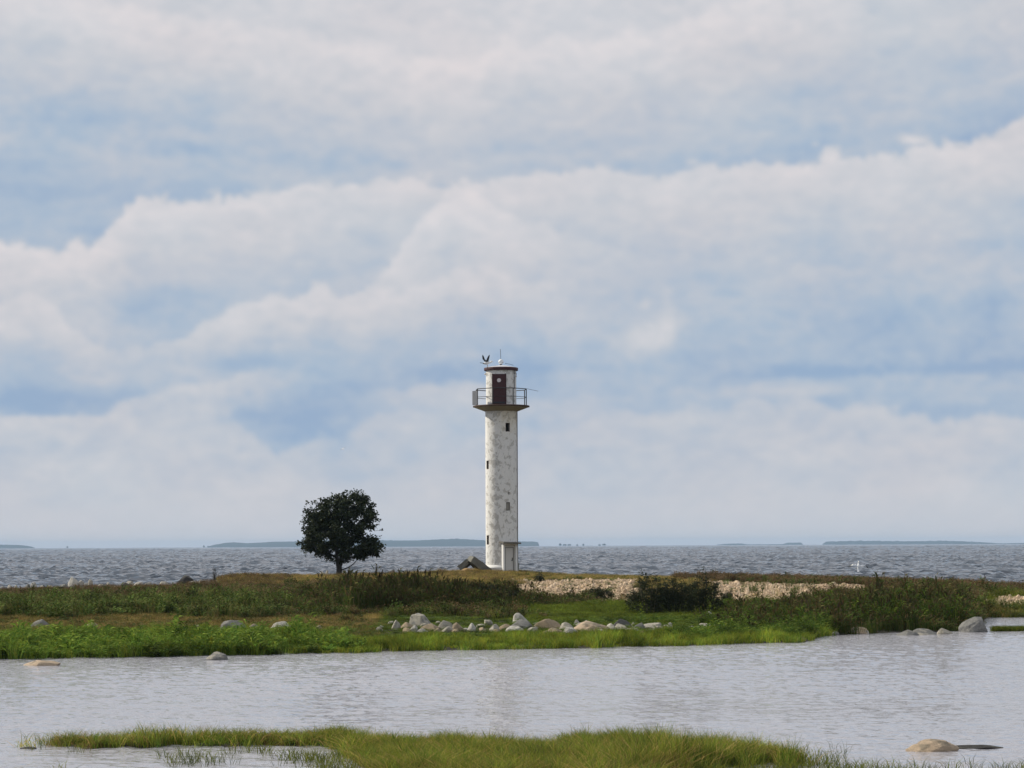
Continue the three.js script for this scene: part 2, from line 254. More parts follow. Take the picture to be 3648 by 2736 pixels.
// ------------------------------------------------------------------ plants as tufts
function tuft(seed, { n = 14, r = .12, w = .012, lean = .28, tints, plume = 0, leaves = 0, up = [.7, 1] }) {
  const R = rng(seed), pos = [], col = [], idx = [];
  const push = (x, y, z, c) => { pos.push(x, y, z); col.push(c[0], c[1], c[2]); return pos.length / 3 - 1; };
  for (let k = 0; k < n; k++) {
    const a = R() * 6.283, q = Math.sqrt(R()) * r, bx = Math.cos(a) * q, bz = Math.sin(a) * q, h = mix(up[0], up[1], R()), d = R() * 6.283, L = (R() * .8 + .2) * lean * h, f = R() * 6.283;
    const c = tints[Math.floor(R() * tints.length)], fx = Math.cos(f) * w / 2, fz = Math.sin(f) * w / 2, dx = Math.cos(d) * L, dz = Math.sin(d) * L;
    const v0 = push(bx - fx, -.06, bz - fz, c), v1 = push(bx + fx, -.06, bz + fz, c), v2 = push(bx + dx * .3 + fx * .8, h * .58, bz + dz * .3 + fz * .8, c), v3 = push(bx + dx * .3 - fx * .8, h * .58, bz + dz * .3 - fz * .8, c), v4 = push(bx + dx, h, bz + dz, c);
    idx.push(v0, v1, v2, v0, v2, v3, v3, v2, v4);
    for (let l = 0; l < leaves; l++) {                              // long or broad leaves off the stalk
      const t = .25 + .65 * (l + R()) / leaves, y = h * t, sx = bx + dx * .5 * t, sz = bz + dz * .5 * t, g = R() * 6.283, ll = (.16 + .14 * R()) * (leaves > 5 ? .5 : .9), lw = leaves > 5 ? .018 + .012 * R() : w * .8, e = (R() - .25) * .7 * ll;
      const gx = Math.cos(g), gz = Math.sin(g), c2 = tints[Math.floor(R() * tints.length)];
      const a0 = push(sx, y, sz, c2), a1 = push(sx + gx * ll * .45 - gz * lw, y + ll * .75 + e * .3, sz + gz * ll * .45 + gx * lw, c2), a2 = push(sx + gx * ll * .45 + gz * lw, y + ll * .95 + e * .3, sz + gz * ll * .45 - gx * lw, c2), a3 = push(sx + gx * ll, y + ll * .9 + e, sz + gz * ll, c2);
      idx.push(a0, a2, a1, a1, a2, a3);
    }
    if (plume && R() < plume) {
      const pc = [.10 + .05 * R(), .08 + .03 * R(), .042], x = bx + dx, z = bz + dz;
      for (let s = 0; s < 3; s++) { const g = R() * 6.283, gx = Math.cos(g) * .035, gz = Math.sin(g) * .035; const a0 = push(x, h - .05, z, pc), a1 = push(x + gx, h + .05, z + gz, pc), a2 = push(x - gx * .6 + dx * .1, h + .06, z - gz * .6, pc), a3 = push(x + dx * .25, h + .17, z + dz * .25, pc); idx.push(a0, a1, a2, a2, a1, a3); }
    }
  }
  const g = new THREE.BufferGeometry(); g.setAttribute('position', new THREE.Float32BufferAttribute(pos, 3)); g.setAttribute('color', new THREE.Float32BufferAttribute(col, 3)); g.setIndex(idx); g.computeVertexNormals(); return g;
}
const leafMat = (t) => new THREE.MeshPhysicalMaterial({ vertexColors: true, roughness: .95, transmission: t, thickness: 0, side: THREE.DoubleSide, specularIntensity: .08 });
const bladeMat = leafMat(.4), reedMat = leafMat(.25), dryMat = leafMat(.3);
const kinds = {};
function kind(key, name, label, category, variants, mat) { kinds[key] = { name, label, category, variants, mat, lists: variants.map(() => []) }; }
const G1 = [[.135, .172, .02], [.11, .155, .018], [.17, .19, .026], [.165, .16, .024]], G2 = [[.082, .142, .02], [.105, .162, .024], [.062, .115, .017], [.135, .18, .03]];
const RE = [[.06, .092, .019], [.08, .108, .024], [.045, .072, .016], [.115, .105, .038]], DR = [[.34, .23, .085], [.27, .18, .065], [.38, .27, .11], [.16, .15, .04]], BR = [[.15, .095, .05], [.11, .078, .04], [.19, .13, .065], [.07, .08, .028]];
kind('marsh', 'marsh_grass', 'fine yellow-green marsh grass standing in the shallow lagoon', 'grass', [tuft(1, { n: 14, r: .075, w: .008, tints: [...G1, RE[1], [.24, .25, .05], [.19, .22, .03]], lean: .3, up: [.35, 1.15] }), tuft(2, { n: 14, r: .075, w: .008, tints: [...G1, [.2, .22, .04], DR[0]], lean: .42, up: [.35, 1.25] }), tuft(32, { n: 12, r: .08, w: .009, tints: [...G2, RE[0]], lean: .35, up: [.5, 1.15] })], bladeMat);
kind('stalk', 'marsh_stalks', 'thin grass stalks standing apart in open water', 'grass', [tuft(3, { n: 5, r: .07, w: .008, tints: [[.06, .085, .03], [.08, .10, .035], [.1, .11, .05]], lean: .3 }), tuft(4, { n: 7, r: .08, w: .008, tints: G1, lean: .35 })], bladeMat);
kind('sedge', 'shore_sedge', 'smooth yellow-green sedge along the island shore', 'sedge', [tuft(5, { n: 20, r: .14, w: .013, tints: G1, lean: .3 }), tuft(6, { n: 20, r: .14, w: .013, tints: [...G1, ...G2], lean: .4 })], bladeMat);
kind('herb', 'shore_herbs', 'leafy bright green shore plants above the waterline', 'shore plants', [tuft(7, { n: 9, r: .14, w: .014, tints: G2, leaves: 3, lean: .25, up: [.5, 1] }), tuft(8, { n: 5, r: .14, w: .012, tints: [...G2, G1[2]], leaves: 8, lean: .3, up: [.5, 1] }), tuft(9, { n: 16, r: .15, w: .014, tints: [...G2, RE[1]], lean: .28, up: [.4, 1.15] }), tuft(39, { n: 16, r: .15, w: .014, tints: [...G2, [.17, .23, .04]], lean: .36, up: [.4, 1.15] })], bladeMat);
kind('lawn', 'meadow_grass', 'short bright green grass behind the row of stones', 'grass', [tuft(10, { n: 16, r: .2, w: .014, tints: [...G1, G2[1]], lean: .5 })], bladeMat);
kind('reed', 'reed_bed', 'dark green reeds with brown seed heads', 'reeds', [tuft(11, { n: 14, r: .18, w: .012, tints: RE, leaves: 2, lean: .25, plume: .4, up: [.6, 1.1] }), tuft(12, { n: 20, r: .18, w: .012, tints: RE, lean: .3, plume: .15, up: [.5, 1.1] }), tuft(13, { n: 22, r: .18, w: .012, tints: [...RE, BR[0]], lean: .36, up: [.4, 1.15] })], reedMat);
kind('weed', 'low_green_weeds', 'low dull green weeds covering the middle of the island', 'weeds', [tuft(14, { n: 6, r: .16, w: .012, tints: [[.06, .10, .02], [.085, .115, .026], [.05, .08, .018], [.13, .12, .04]], leaves: 7, lean: .4 }), tuft(15, { n: 16, r: .18, w: .013, tints: [[.06, .10, .02], [.09, .11, .025], [.14, .12, .045]], lean: .4, up: [.4, 1.1] })], reedMat);
kind('brown', 'brown_weeds', 'reddish brown withered weeds on the island', 'weeds', [tuft(16, { n: 14, r: .18, w: .014, tints: BR, lean: .4 }), tuft(17, { n: 6, r: .16, w: .012, tints: BR, leaves: 6, lean: .4 })], dryMat);
kind('dry', 'dry_grass', 'golden dry grass on the island', 'dry grass', [tuft(18, { n: 18, r: .2, w: .012, tints: DR, lean: .5 }), tuft(19, { n: 16, r: .2, w: .012, tints: [...DR, G1[1]], lean: .4 })], dryMat);
function plant(key, X, y, Z, h, R, spread = 1, tint = 1) { const k = kinds[key], v = Math.floor(R() * k.variants.length); k.lists[v].push([X, y, Z, h, spread * (.85 + .3 * R()), R() * 6.283, tint * (.7 + .6 * R()), R()]); }
{
  const R = rng(77);
  for (let i = 0; i < 38000; i++) {                                 // marsh
    const row = mix(2600, 2800, R()), D = EYE * F / (row - 1943), xs = mix(-150, 3800, R()), X = (xs - CX) / F * D, m = marsh(xs, row);
    if (m > R()) { const cl = n3(X * 2.2, D * 1.6, 41) + .6 * n3(X * 6, D * 4, 43); if (cl < -.35 && R() < .7) continue; const dry = n3(X * .5, D * .6, 8) + .35 * n3(X * 2, D * 2, 2); const h = mix(.17, .27, R()) * (.85 + .5 * n3(X * .7, D * .7, 5)) * (1 + .5 * ss(1700, 2100, xs) * ss(2680, 2720, row)) * mix(.85, 1, ss(.2, .8, m)); plant('marsh', X, .0, -D, h * 1.05 * (1 + .6 * cl), R, 1, Math.max(.55, 1.6 + .6 * n3(X * 1.3, D * 1.5, 11) + .5 * n3(X * 4, D * 3, 14))); if (R() < .09) plant('stalk', X, .0, -D, h * 1.7, R, .7); if (dry > -.02 - .2 * ss(1400, 1700, xs) * (1 - ss(2690, 2730, row)) && R() < .5) plant('dry', X, .0, -D, h * 1.0, R, .45, .8); }
    else if (sparse(xs, row) * .55 > R()) plant('stalk', X, -.02, -D, mix(.14, .27, R()), R);
  }
  for (let i = 0; i < 190000; i++) {                                // island
    const D = Math.sqrt(mix(62 * 62, 158 * 158, R())), xs = mix(-600, 4250, R()), X = (xs - CX) / F * D, y = H(X, D);
    if (y < -.12) continue;
    const t = D - frontShore(xs), j = R(), e = 120 * n3(X * .35, D * .35, 4) + 50 * n3(X * 1.1, D * 1.1, 6), x = xs + e + 110 * (R() + R() - 1), d = D + 6 * n3(X * .16, D * .1, 9) + 3 * n3(X * .5, D * .5, 3) + 2.5 * (R() - .5), hv = .62 + .5 * R() + .7 * n3(X * .55, D * .55, 13);
    const clump = n3(X * 1.5, D * 1.1, 21) + .6 * n3(X * 4.2, D * 2.6, 25), shade = 1 + .75 * n3(X * .7, D * .6, 31) + .6 * n3(X * 2.6, D * 1.7, 5);
    if (clump < -.3 && R() < .75) continue;
    const P = (k, h, s = 1, tint = 1) => plant(k, X, y, -D, h * hv * (1 + .75 * clump) * (R() < .02 ? 1.35 : 1), R, s, tint * Math.max(.4, shade));
    if (t < -.3 || y < -.05) { if (t > -1 && t < .4 && j < .12) P('stalk', .25); continue; }
    if (xs > 3490) {                                                // beyond the inlet
      if (shingle(xs, D) > .3 && j > .06) continue;
      if (d < 113) { if (j < .7) P(j < .4 ? 'lawn' : 'dry', .3, 1, .85); else P('weed', .35); } else if (j < .6) P(j < .2 ? 'weed' : 'brown', .32); continue;
    }
    if (shingle(xs, D) > .35 && j > .035) continue;
    if (t < 5 + (x < 1050 ? 2.5 : 0) && xs < 2960) {                // front strip
      if (x < 1150 + 200 * n3(D, X * .2, 1)) { P('herb', t < 5.5 ? .48 : .3, 1.1, 1.35); if (j < .4) P('sedge', .4, 1, 1.35); }
      else if (x > 2420 && t > 2) P('herb', .34); else if (t < 4) P('sedge', .29, 1, 1.5); else if (j < .7) P(j < .3 ? 'sedge' : 'herb', x > 1350 ? .13 : .2, 1, 1.1);
      continue;
    }
    if (xs < 1350 && d < 91 && t < 30) { if (t < 10 && j < .35) P('herb', .22); else if (j < .75) P(j < .15 ? 'weed' : 'dry', .16, 1, .85); continue; }
    if (x < 1000) {
      if (d < 106) { P('weed', .5, 1.1, 1.2); if (j < .3) P('herb', .38, 1, .8); } else if (d < 118) P(j < .6 ? 'weed' : 'brown', .4, 1, 1.1); else if (xs > 780 && d > 124) P(j < .65 ? 'dry' : 'brown', .26, 1, .9); else if (D < 133) P(j < .25 ? 'weed' : 'brown', mix(.32, .2, ss(118, 128, D)), 1, .95); else if (j < .1) P('brown', .16);
      continue;
    }
    if (x < 1830) {
      if (d < 88) { if (j < .7) P(j < .3 ? 'herb' : 'lawn', .1, 1, .85); } else if (d < 95) P(j < .55 ? 'weed' : j < .8 ? 'brown' : 'lawn', .34, 1, .9); else if (d < 112) P(j < .85 ? 'reed' : 'weed', mix(.3, .85, ss(950, 1400, x)) * (1 - .4 * ss(1450, 1700, x)) * (j < .85 ? 1 : .6), 1.1, mix(1, .62, ss(1150, 1450, x))); else if (d < 124) P(j < .5 ? 'weed' : 'brown', .3); else if (j < .8) P(j < .7 ? 'dry' : 'brown', .2, 1, 1.15);
      continue;
    }
    if (x < 2620) {
      if (t < 11 && j < .5) P('herb', .1, 1, .9); else if (d < 84 && j < .5) P('herb', .17, 1, .9); else if (d < 102.5) { if (j < .8) P('lawn', d > 94 ? .2 : .13, 1.1, .9); } else if (d < 108.5 && x < 2230) P(j < .5 ? 'reed' : j < .75 ? 'brown' : 'weed', .34, 1.1); else if (d < 108) P(j < .5 ? 'weed' : 'dry', .25); else if (j < .7) { if (xs > 2400 && D > 128) P('brown', .3); else P(j < .07 ? 'weed' : 'dry', .17, 1, 1.2); }
      continue;
    }
    const tall = ss(2750, 3050, x) * (1 - ss(3400, 3470, xs));
    if (xs > 2930 && t < 2.2) { if (t > .6 && j < .9) P('reed', .5 * (1 - .6 * ss(3320, 3420, xs)), 1, 1); continue; }
    if (d < 90 && x < 2900) { P('herb', .38, 1.1, .9); if (j < .3) P('reed', .5); }
    else if (d < 90 && x > 3000) { P(j < .55 ? 'herb' : 'reed', .62 * tall + .1, 1, .7); }
    else if (d < 103) { P(j < .7 ? 'reed' : 'brown', mix(.36, .68, tall) * mix(1, .5, ss(88, 102, D) * (1 - .5 * ss(3050, 3250, x))), 1.1, 1); if (j < .3) P('herb', .4, 1, .8); }
    else if (d < 110 && x < 2850) P(j < .7 ? 'dry' : 'weed', .22);
    else if (d < 122) P(j < .4 ? 'weed' : 'brown', .4); else P(j < .22 ? 'weed' : 'brown', .3);
  }
  // grass strip standing in the inlet
  for (let i = 0; i < 900; i++) { const xs = mix(3525, 4000, R()), D = mix(82.3, 83.4, R()), X = (xs - CX) / F * D; if (n3(X * 2, 1, 1) > -.35) plant('sedge', X, -.02, -D, mix(.14, .24, R()), R, .8, .75); }
  const q = new THREE.Quaternion(), m4 = new THREE.Matrix4(), up = new THREE.Vector3(0, 1, 0), c = new THREE.Color();
  for (const k of Object.values(kinds)) k.variants.forEach((g, v) => {
    const L = k.lists[v]; if (!L.length) return;
    const im = new THREE.InstancedMesh(g, k.mat, L.length); im.castShadow = im.receiveShadow = true; im.name = numbered(k.name);
    L.forEach(([x, y, z, h, s, a, t, u], i) => { m4.compose(new THREE.Vector3(x, y, z), q.setFromAxisAngle(up, a), new THREE.Vector3(s, h, s)); im.setMatrixAt(i, m4); im.setColorAt(i, c.setRGB(t * (.94 + .12 * u), t, t * (1.04 - .12 * u))); });
    scene.add(im); stuff(im, k.label, k.category);
  });
}

// ------------------------------------------------------------------ rocks
const rockTex = noiseTexture(256, (u, v) => { const a = .9 + .3 * tile(u, v, 12, 2) + .35 * tile(u, v, 40, 4) + .3 * tile(u, v, 90, 8); return [a, a * .985, a * .96]; }, true);
rockTex.repeat.set(9, 4);
const rockMat = new THREE.MeshStandardMaterial({ vertexColors: true, map: rockTex, bumpMap: rockTex, bumpScale: .012, roughness: .92 });
const STONE = { grey: [.27, .27, .26], pale: [.52, .49, .42], tan: [.47, .37, .25], warm: [.64, .50, .36], dark: [.12, .12, .115], white: [.62, .60, .55], gold: [.48, .32, .15], black: [.055, .055, .055] };
function rockGeometry(seed, w, h, d, tone, detail = 9, sharp = .7, second) {
  const g = new THREE.IcosahedronGeometry(1, detail), p = g.attributes.position, R = rng(seed), col = [], v = new THREE.Vector3(), planes = [], o = R() * 90;
  for (let i = 0; i < 13; i++) planes.push([new THREE.Vector3(R() * 2 - 1, R() * 1.6 - .4, R() * 2 - 1).normalize(), mix(.92, .58, R() * sharp)]);
  const peak = (R() - .5) * .5;
  for (let i = 0; i < p.count; i++) {
    v.fromBufferAttribute(p, i);
    v.multiplyScalar(1 + .26 * n3(v.x * 1.1 + o, v.y * 1.1, v.z * 1.1) + .09 * n3(v.x * 2.7 + o, v.y * 2.7, v.z * 2.7 + 4) + .035 * n3(v.x * 7 + o, v.y * 7, v.z * 7));
    for (const [n, k] of planes) { const q = v.dot(n) - k; if (q > 0) v.addScaledVector(n, -q * .97); }
    const s = n3(v.x * 2.2 + o, v.y * 2.2, v.z * 2.2 + 30), f = 1 + .22 * n3(v.x * 5 + o, v.y * 5 + 8, v.z * 5), k = second ? ss(-.06, .12, s) : ss(.18, .3, s) * .5, b = second ?? [.20, .20, .16];
    for (let c = 0; c < 3; c++) col.push(mix(tone[c], b[c], k) * f);
    v.x += peak * v.y; p.setXYZ(i, v.x * w / 2 / .9, v.y > 0 ? v.y * h / .85 : v.y * h * .5, v.z * d / 2 / .9);
  }
  g.setAttribute('color', new THREE.Float32BufferAttribute(col, 3)); g.computeVertexNormals();
  const nrm = g.attributes.normal;                                   // weld the normals of the unindexed sphere
  const map = new Map(); for (let i = 0; i < p.count; i++) { const key = `${p.getX(i).toFixed(4)},${p.getY(i).toFixed(4)},${p.getZ(i).toFixed(4)}`; const a = map.get(key) ?? [0, 0, 0]; a[0] += nrm.getX(i); a[1] += nrm.getY(i); a[2] += nrm.getZ(i); map.set(key, a); }
  for (let i = 0; i < p.count; i++) { const a = map.get(`${p.getX(i).toFixed(4)},${p.getY(i).toFixed(4)},${p.getZ(i).toFixed(4)}`), l = Math.hypot(...a) || 1; nrm.setXYZ(i, a[0] / l, a[1] / l, a[2] / l); }
  return g;
}
let rockSeed = 500;
function rock(x0, x1, yTop, yBase, tone, label, group, o = {}) {
  const p = o.D ? at((x0 + x1) / 2, yBase, o.D) : groundHit((x0 + x1) / 2, yBase, o.from), D = -p.z, k = D / F, w = (x1 - x0) * k; if (o.D) p.y = Math.max(p.y, H(p.x, D) - .04);
  const h = o.D ? Math.max(.1, at((x0 + x1) / 2, yTop, D).y - p.y) : (yBase - yTop) * k * .88;
  const r = mesh(o.name ?? 'boulder', rockGeometry(rockSeed++, w, h + (o.sink ?? 0), Math.max(w * .75, h * .7) * (o.deep ?? 1), STONE[tone], o.detail ?? 9, o.sharp, o.second && STONE[o.second]), rockMat);
  r.position.set(p.x, p.y - (o.sink ?? 0), p.z - w * .3); r.rotation.y = o.turn ?? 0;
  return tag(r, label, o.category ?? 'rock', group);
}
rock(85, 208, 2350, 2373, 'warm', 'low brown boulder awash in the lagoon beside the leafy shore', null, { from: 45 });
rock(722, 806, 2317, 2352, 'grey', 'pointed grey boulder in the water at the edge of the leafy shore', null, { second: 'pale', sharp: 1, from: 45 });
rock(3246, 3410, 2636, 2679, 'warm', 'smooth pale orange boulder half sunk in the open lagoon', null, { from: 25, sharp: .3, detail: 14 });
rock(3395, 3592, 2657, 2670, 'black', 'long flat dark stone awash next to the pale orange boulder', null, { from: 25, deep: .4 });
rock(62, 132, 2661, 2669, 'black', 'small flat dark stone just above the water by thin stalks', null, { from: 25 });
rock(1428, 1484, 2648, 2672, 'pale', 'small pale stone lying in the marsh grass', null, { from: 25 });
rock(100, 184, 2209, 2242, 'grey', 'flat grey boulder lying in the dry grass behind the leafy shore', null, {});
rock(298, 346, 2214, 2244, 'tan', 'speckled brown boulder next to the flat grey one in dry grass');
rock(688, 722, 2222, 2240, 'pale', 'little round pale stone beside the big sharp-backed grey boulder');
rock(648, 706, 2242, 2262, 'tan', 'low tan stone half hidden in the leafy shore plants');
rock(772, 870, 2202, 2250, 'grey', 'big sharp-backed grey boulder beside the tan one in dry grass');
rock(866, 936, 2222, 2254, 'tan', 'tan boulder leaning against the big sharp-backed grey one', null, { second: 'grey' });
rock(960, 1048, 2215, 2254, 'white', 'sloping whitish boulder alone behind the shore plants');
rock(1118, 1150, 2228, 2246, 'tan', 'small tan stone in leaves between white boulder and stone row');
rock(1128, 1140, 2240, 2250, 'pale', 'tiny pale stone in the shore leaves');
rock(1464, 1542, 2182, 2240, 'pale', 'tall rounded pale boulder standing up from the row of stones', null, { second: 'grey', sharp: .4, detail: 14 });
rock(2052, 2158, 2213, 2252, 'warm', 'broad domed pinkish boulder in the row of stones', null, { sharp: .25, detail: 12 });
rock(1826, 1888, 2193, 2228, 'white', 'white capped stone on top of the heap in the stone row', null, { D: 82.5 });
rock(1812, 1902, 2210, 2244, 'grey', 'grey slab under the white capped stone');
rock(2184, 2258, 2206, 2240, 'dark', 'dark domed stone in the row of stones', null, {});
rock(2280, 2362, 2213, 2242, 'pale', 'pale wedge stone ending the row of stones', null, { sharp: 1 });
const ROW = 'pale stones lined up behind the shore sedge', ROWL = 'pale low stone in the row of stones behind the sedge';
for (const [a, b, c, d, t] of [[1390, 1432, 2211, 2243, 'pale'], [1424, 1474, 2219, 2241, 'tan'], [1500, 1572, 2222, 2248, 'tan'], [1560, 1612, 2209, 2243, 'pale'], [1568, 1622, 2231, 2254, 'pale'], [1600, 1662, 2219, 2252, 'tan'], [1655, 1702, 2225, 2253, 'white'], [1735, 1792, 2225, 2250, 'pale'], [1770, 1822, 2224, 2247, 'tan'], [1798, 1872, 2231, 2252, 'white'], [1905, 1997, 2208, 2245, 'tan'], [1988, 2047, 2217, 2246, 'pale'], [2035, 2074, 2211, 2234, 'grey'], [2010, 2062, 2235, 2258, 'white'], [2150, 2202, 2219, 2248, 'white'], [2180, 2248, 2224, 2248, 'pale'], [2250, 2302, 2221, 2245, 'grey'], [2374, 2402, 2217, 2242, 'grey'], [1330, 1366, 2236, 2252, 'pale'], [1345, 1372, 2230, 2244, 'white'], [1440, 1500, 2236, 2256, 'pale'], [1700, 1740, 2236, 2252, 'tan'], [1870, 1930, 2236, 2256, 'pale'], [1950, 2010, 2238, 2258, 'tan'], [2100, 2170, 2240, 2258, 'white'], [2220, 2290, 2238, 2254, 'pale'], [2320, 2372, 2230, 2246, 'pale'], [1480, 1530, 2238, 2256, 'white'], [1540, 1580, 2240, 2256, 'tan'], ...Array.from({ length: 30 }, (_, i) => { const x = 1375 + i * 34 + (i * 53 % 29), w = 20 + (i * 37 % 22), y = 2226 + (i * 29 % 36); return [x, x + w * (i % 3 ? 1 : 1.7), y - 9 - (i * 17 % 9), y, ['pale', 'tan', 'white', 'pale', 'grey'][i % 5]]; })]) rock(a, b, c - 1 - (a % 4), d, t === 'grey' && a % 3 ? 'pale' : t, ROWL, ROW, { detail: 7, turn: a % 6, deep: .8 + (a % 5) * .15 });
for (const [a, b, c, d] of [[2478, 2540, 2220, 2238], [2530, 2606, 2222, 2240], [2450, 2490, 2228, 2242]]) rock(a, b, c, d, 'pale', 'flat pale stone sunk in the lush green grass', 'flat stones in the lush grass', { detail: 7 });
rock(2514, 2538, 2178, 2194, 'white', 'small white stone in front of the dark shrubs');
rock(2775, 2812, 2233, 2252, 'tan', 'small tan stone in the green point of land');
rock(2874, 2922, 2223, 2256, 'white', 'white angular stone at the tip of the green point', null, { sharp: 1 });
rock(3014, 3098, 2234, 2259, 'warm', 'smooth tan stone at the foot of the tall reeds', null, { second: 'white' });
rock(2960, 2990, 2248, 2262, 'grey', 'small grey stone in the water off the green point');
rock(3195, 3275, 2243, 2264, 'grey', 'flat grey stone lying along the foot of the tall reeds');
rock(3250, 3332, 2236, 2262, 'pale', 'long pale flat stone between flat grey and mossy stones', null, { second: 'grey' });
rock(3340, 3394, 2234, 2260, 'pale', 'round pale stone nearest the big boulder by the inlet');
rock(3430, 3524, 2194, 2252, 'grey', 'big boulder at the inlet with a light speckled top', null, { second: 'grey', sharp: .45, detail: 16 });
// rocks along the far shore, left of the tree
const SEA = 'pale stones along the far shore', SEAL = 'pale stone in the line along the far sea shore';
rock(243, 282, 2062, 2094, 'white', 'large white domed stone on the far sea shore', null, { D: 139, sharp: .2 });
rock(632, 702, 2056, 2080, 'black', 'dark sloping rock on the far sea shore near the bare bush', null, { D: 141 });
rock(425, 462, 2076, 2092, 'dark', 'small dark rock between pale shore stones', null, { D: 138 });
rock(800, 884, 2062, 2086, 'tan', 'tan boulder beside the bare bush on the far shore', null, { D: 136 });
for (const [a, b, c, d, t] of [[26, 48, 2084, 2104, 'white'], [50, 62, 2086, 2102, 'pale'], [86, 108, 2082, 2096, 'grey'], [108, 130, 2074, 2094, 'white'], [140, 156, 2086, 2102, 'pale'], [210, 244, 2082, 2098, 'grey'], [282, 300, 2068, 2080, 'white'], [312, 330, 2064, 2080, 'pale'], [300, 336, 2076, 2092, 'grey'], [345, 372, 2082, 2094, 'pale'], [376, 392, 2076, 2090, 'white'], [440, 476, 2070, 2088, 'pale'], [470, 512, 2072, 2088, 'white'], [512, 548, 2076, 2090, 'grey'], [562, 600, 2074, 2088, 'pale'], [668, 702, 2070, 2086, 'white'], [708, 722, 2066, 2080, 'pale'], [722, 742, 2072, 2086, 'grey'], [762, 800, 2068, 2088, 'pale'], [866, 892, 2060, 2078, 'pale'], [160, 200, 2086, 2100, 'grey'], [-60, -20, 2084, 2106, 'pale'], [0, 22, 2088, 2104, 'grey']]) rock(a, b, c, d, t, SEAL, SEA, { D: 138 + (a % 7) * .5, detail: 6 });
rock(1110, 1132, 2050, 2062, 'white', 'white stone on the shore left by the tree', null, { D: 151, detail: 7, sink: .1 });
rock(1132, 1166, 2044, 2060, 'white', 'low white slab stone near the tree trunk', null, { D: 152, detail: 7, sink: .1 });
rock(1142, 1154, 2034, 2050, 'white', 'small round white stone on the white slab', null, { D: 152.2, detail: 7 });
rock(1158, 1170, 2031, 2050, 'pale', 'small round pale stone on the white slab', null, { D: 152.2, detail: 7 });
rock(1222, 1236, 2046, 2060, 'white', 'round white stone just behind the tree trunk', null, { D: 151, detail: 7, sink: .1 });
rock(1376, 1408, 2029, 2060, 'dark', 'dark upright rock between the tree and the lighthouse', null, { D: 150, sharp: .9, sink: .1 });
rock(1416, 1470, 2040, 2062, 'dark', 'low dark rock beside the dark upright one', null, { D: 150, sink: .1 });
rock(1628, 1690, 2018, 2062, 'gold', 'ochre yellow rock leaning under the broken slabs', null, { D: 147.6, sharp: 1, detail: 10 });
rock(1684, 1702, 2032, 2050, 'grey', 'small grey stone under the broken slab', null, { D: 148.8 });
rock(1736, 1758, 2036, 2052, 'dark', 'dark stone at the foot of the white tower', null, { D: 148.2, sink: .1 });
rock(1850, 1868, 2034, 2050, 'black', 'black stone by the concrete post', null, { D: 149.2, sink: .1 });
rock(2212, 2246, 2060, 2068, 'black', 'dark flat stone on the golden grass beyond the shingle', null, { D: 140, sink: .06 });
rock(3340, 3380, 2087, 2099, 'pale', 'pale flat stone in the brown weeds', null, { D: 128, sink: .05 });

// shingle: bare stones of the beach ridge
{
  const R = rng(31), tones = [[.60, .45, .30], [.54, .39, .25], [.64, .50, .35], [.44, .32, .205], [.57, .44, .31]];
  const shapes = [1, 2, 3, 4].map((s) => rockGeometry(900 + s, 1, .7, .9, [1, 1, 1], 2, .7, [.8, .78, .74]));
  const mats = tones.map((t) => new THREE.MeshStandardMaterial({ color: new THREE.Color(...t), vertexColors: true, roughness: .95 }));
  const big = [], spots = shapes.map(() => []), e = new THREE.Euler(), q = new THREE.Quaternion(), m4 = new THREE.Matrix4(), c = new THREE.Color();
  for (let i = 0; i < 90000; i++) {
    const D = mix(98, 130, R()), xs = mix(1700, 4100, R()), X = (xs - CX) / F * D, s = shingle(xs, D);
    if (s < R()) continue;
    const size = mix(.05, .13, R() * R()) * (R() < .04 ? 2.1 : 1);
    if (size > .2 && xs < 3680) { big.push([X, D, size]); continue; }
    spots[i % 4].push([X, H(X, D) - size * .1, -D, size, R() * 6.283, R() * .5, tones[i % 5], .75 + .45 * R()]);
  }
  big.sort((a, b) => b[2] / b[1] - a[2] / a[1]);
  big.slice(0, 240).forEach(([X, D, s], i) => {
    const o = mesh('shingle_stone', shapes[i % 4], mats[i % 5]); o.position.set(X, H(X, D) - s * .08, -D); o.scale.setScalar(s * 1.15); o.rotation.set(R() * .3, R() * 6.283, R() * .3);
    tag(o, 'larger tan stone lying on the shingle ridge', 'stone', 'larger stones on the shingle ridge');
  });
  shapes.forEach((g, v) => {
    const L = spots[v], im = new THREE.InstancedMesh(g, new THREE.MeshStandardMaterial({ vertexColors: true, roughness: .95 }), L.length); im.castShadow = im.receiveShadow = true; im.name = numbered('beach_shingle');
    L.forEach(([x, y, z, s, a, b, t, f], i) => { m4.compose(new THREE.Vector3(x, y, z), q.setFromEuler(e.set(b, a, b * .5)), new THREE.Vector3(s, s, s)); im.setMatrixAt(i, m4); im.setColorAt(i, c.setRGB(t[0] * f, t[1] * f, t[2] * f)); });
    scene.add(im); stuff(im, 'tan shingle covering the beach ridge beside the lighthouse', 'shingle');
  });
}

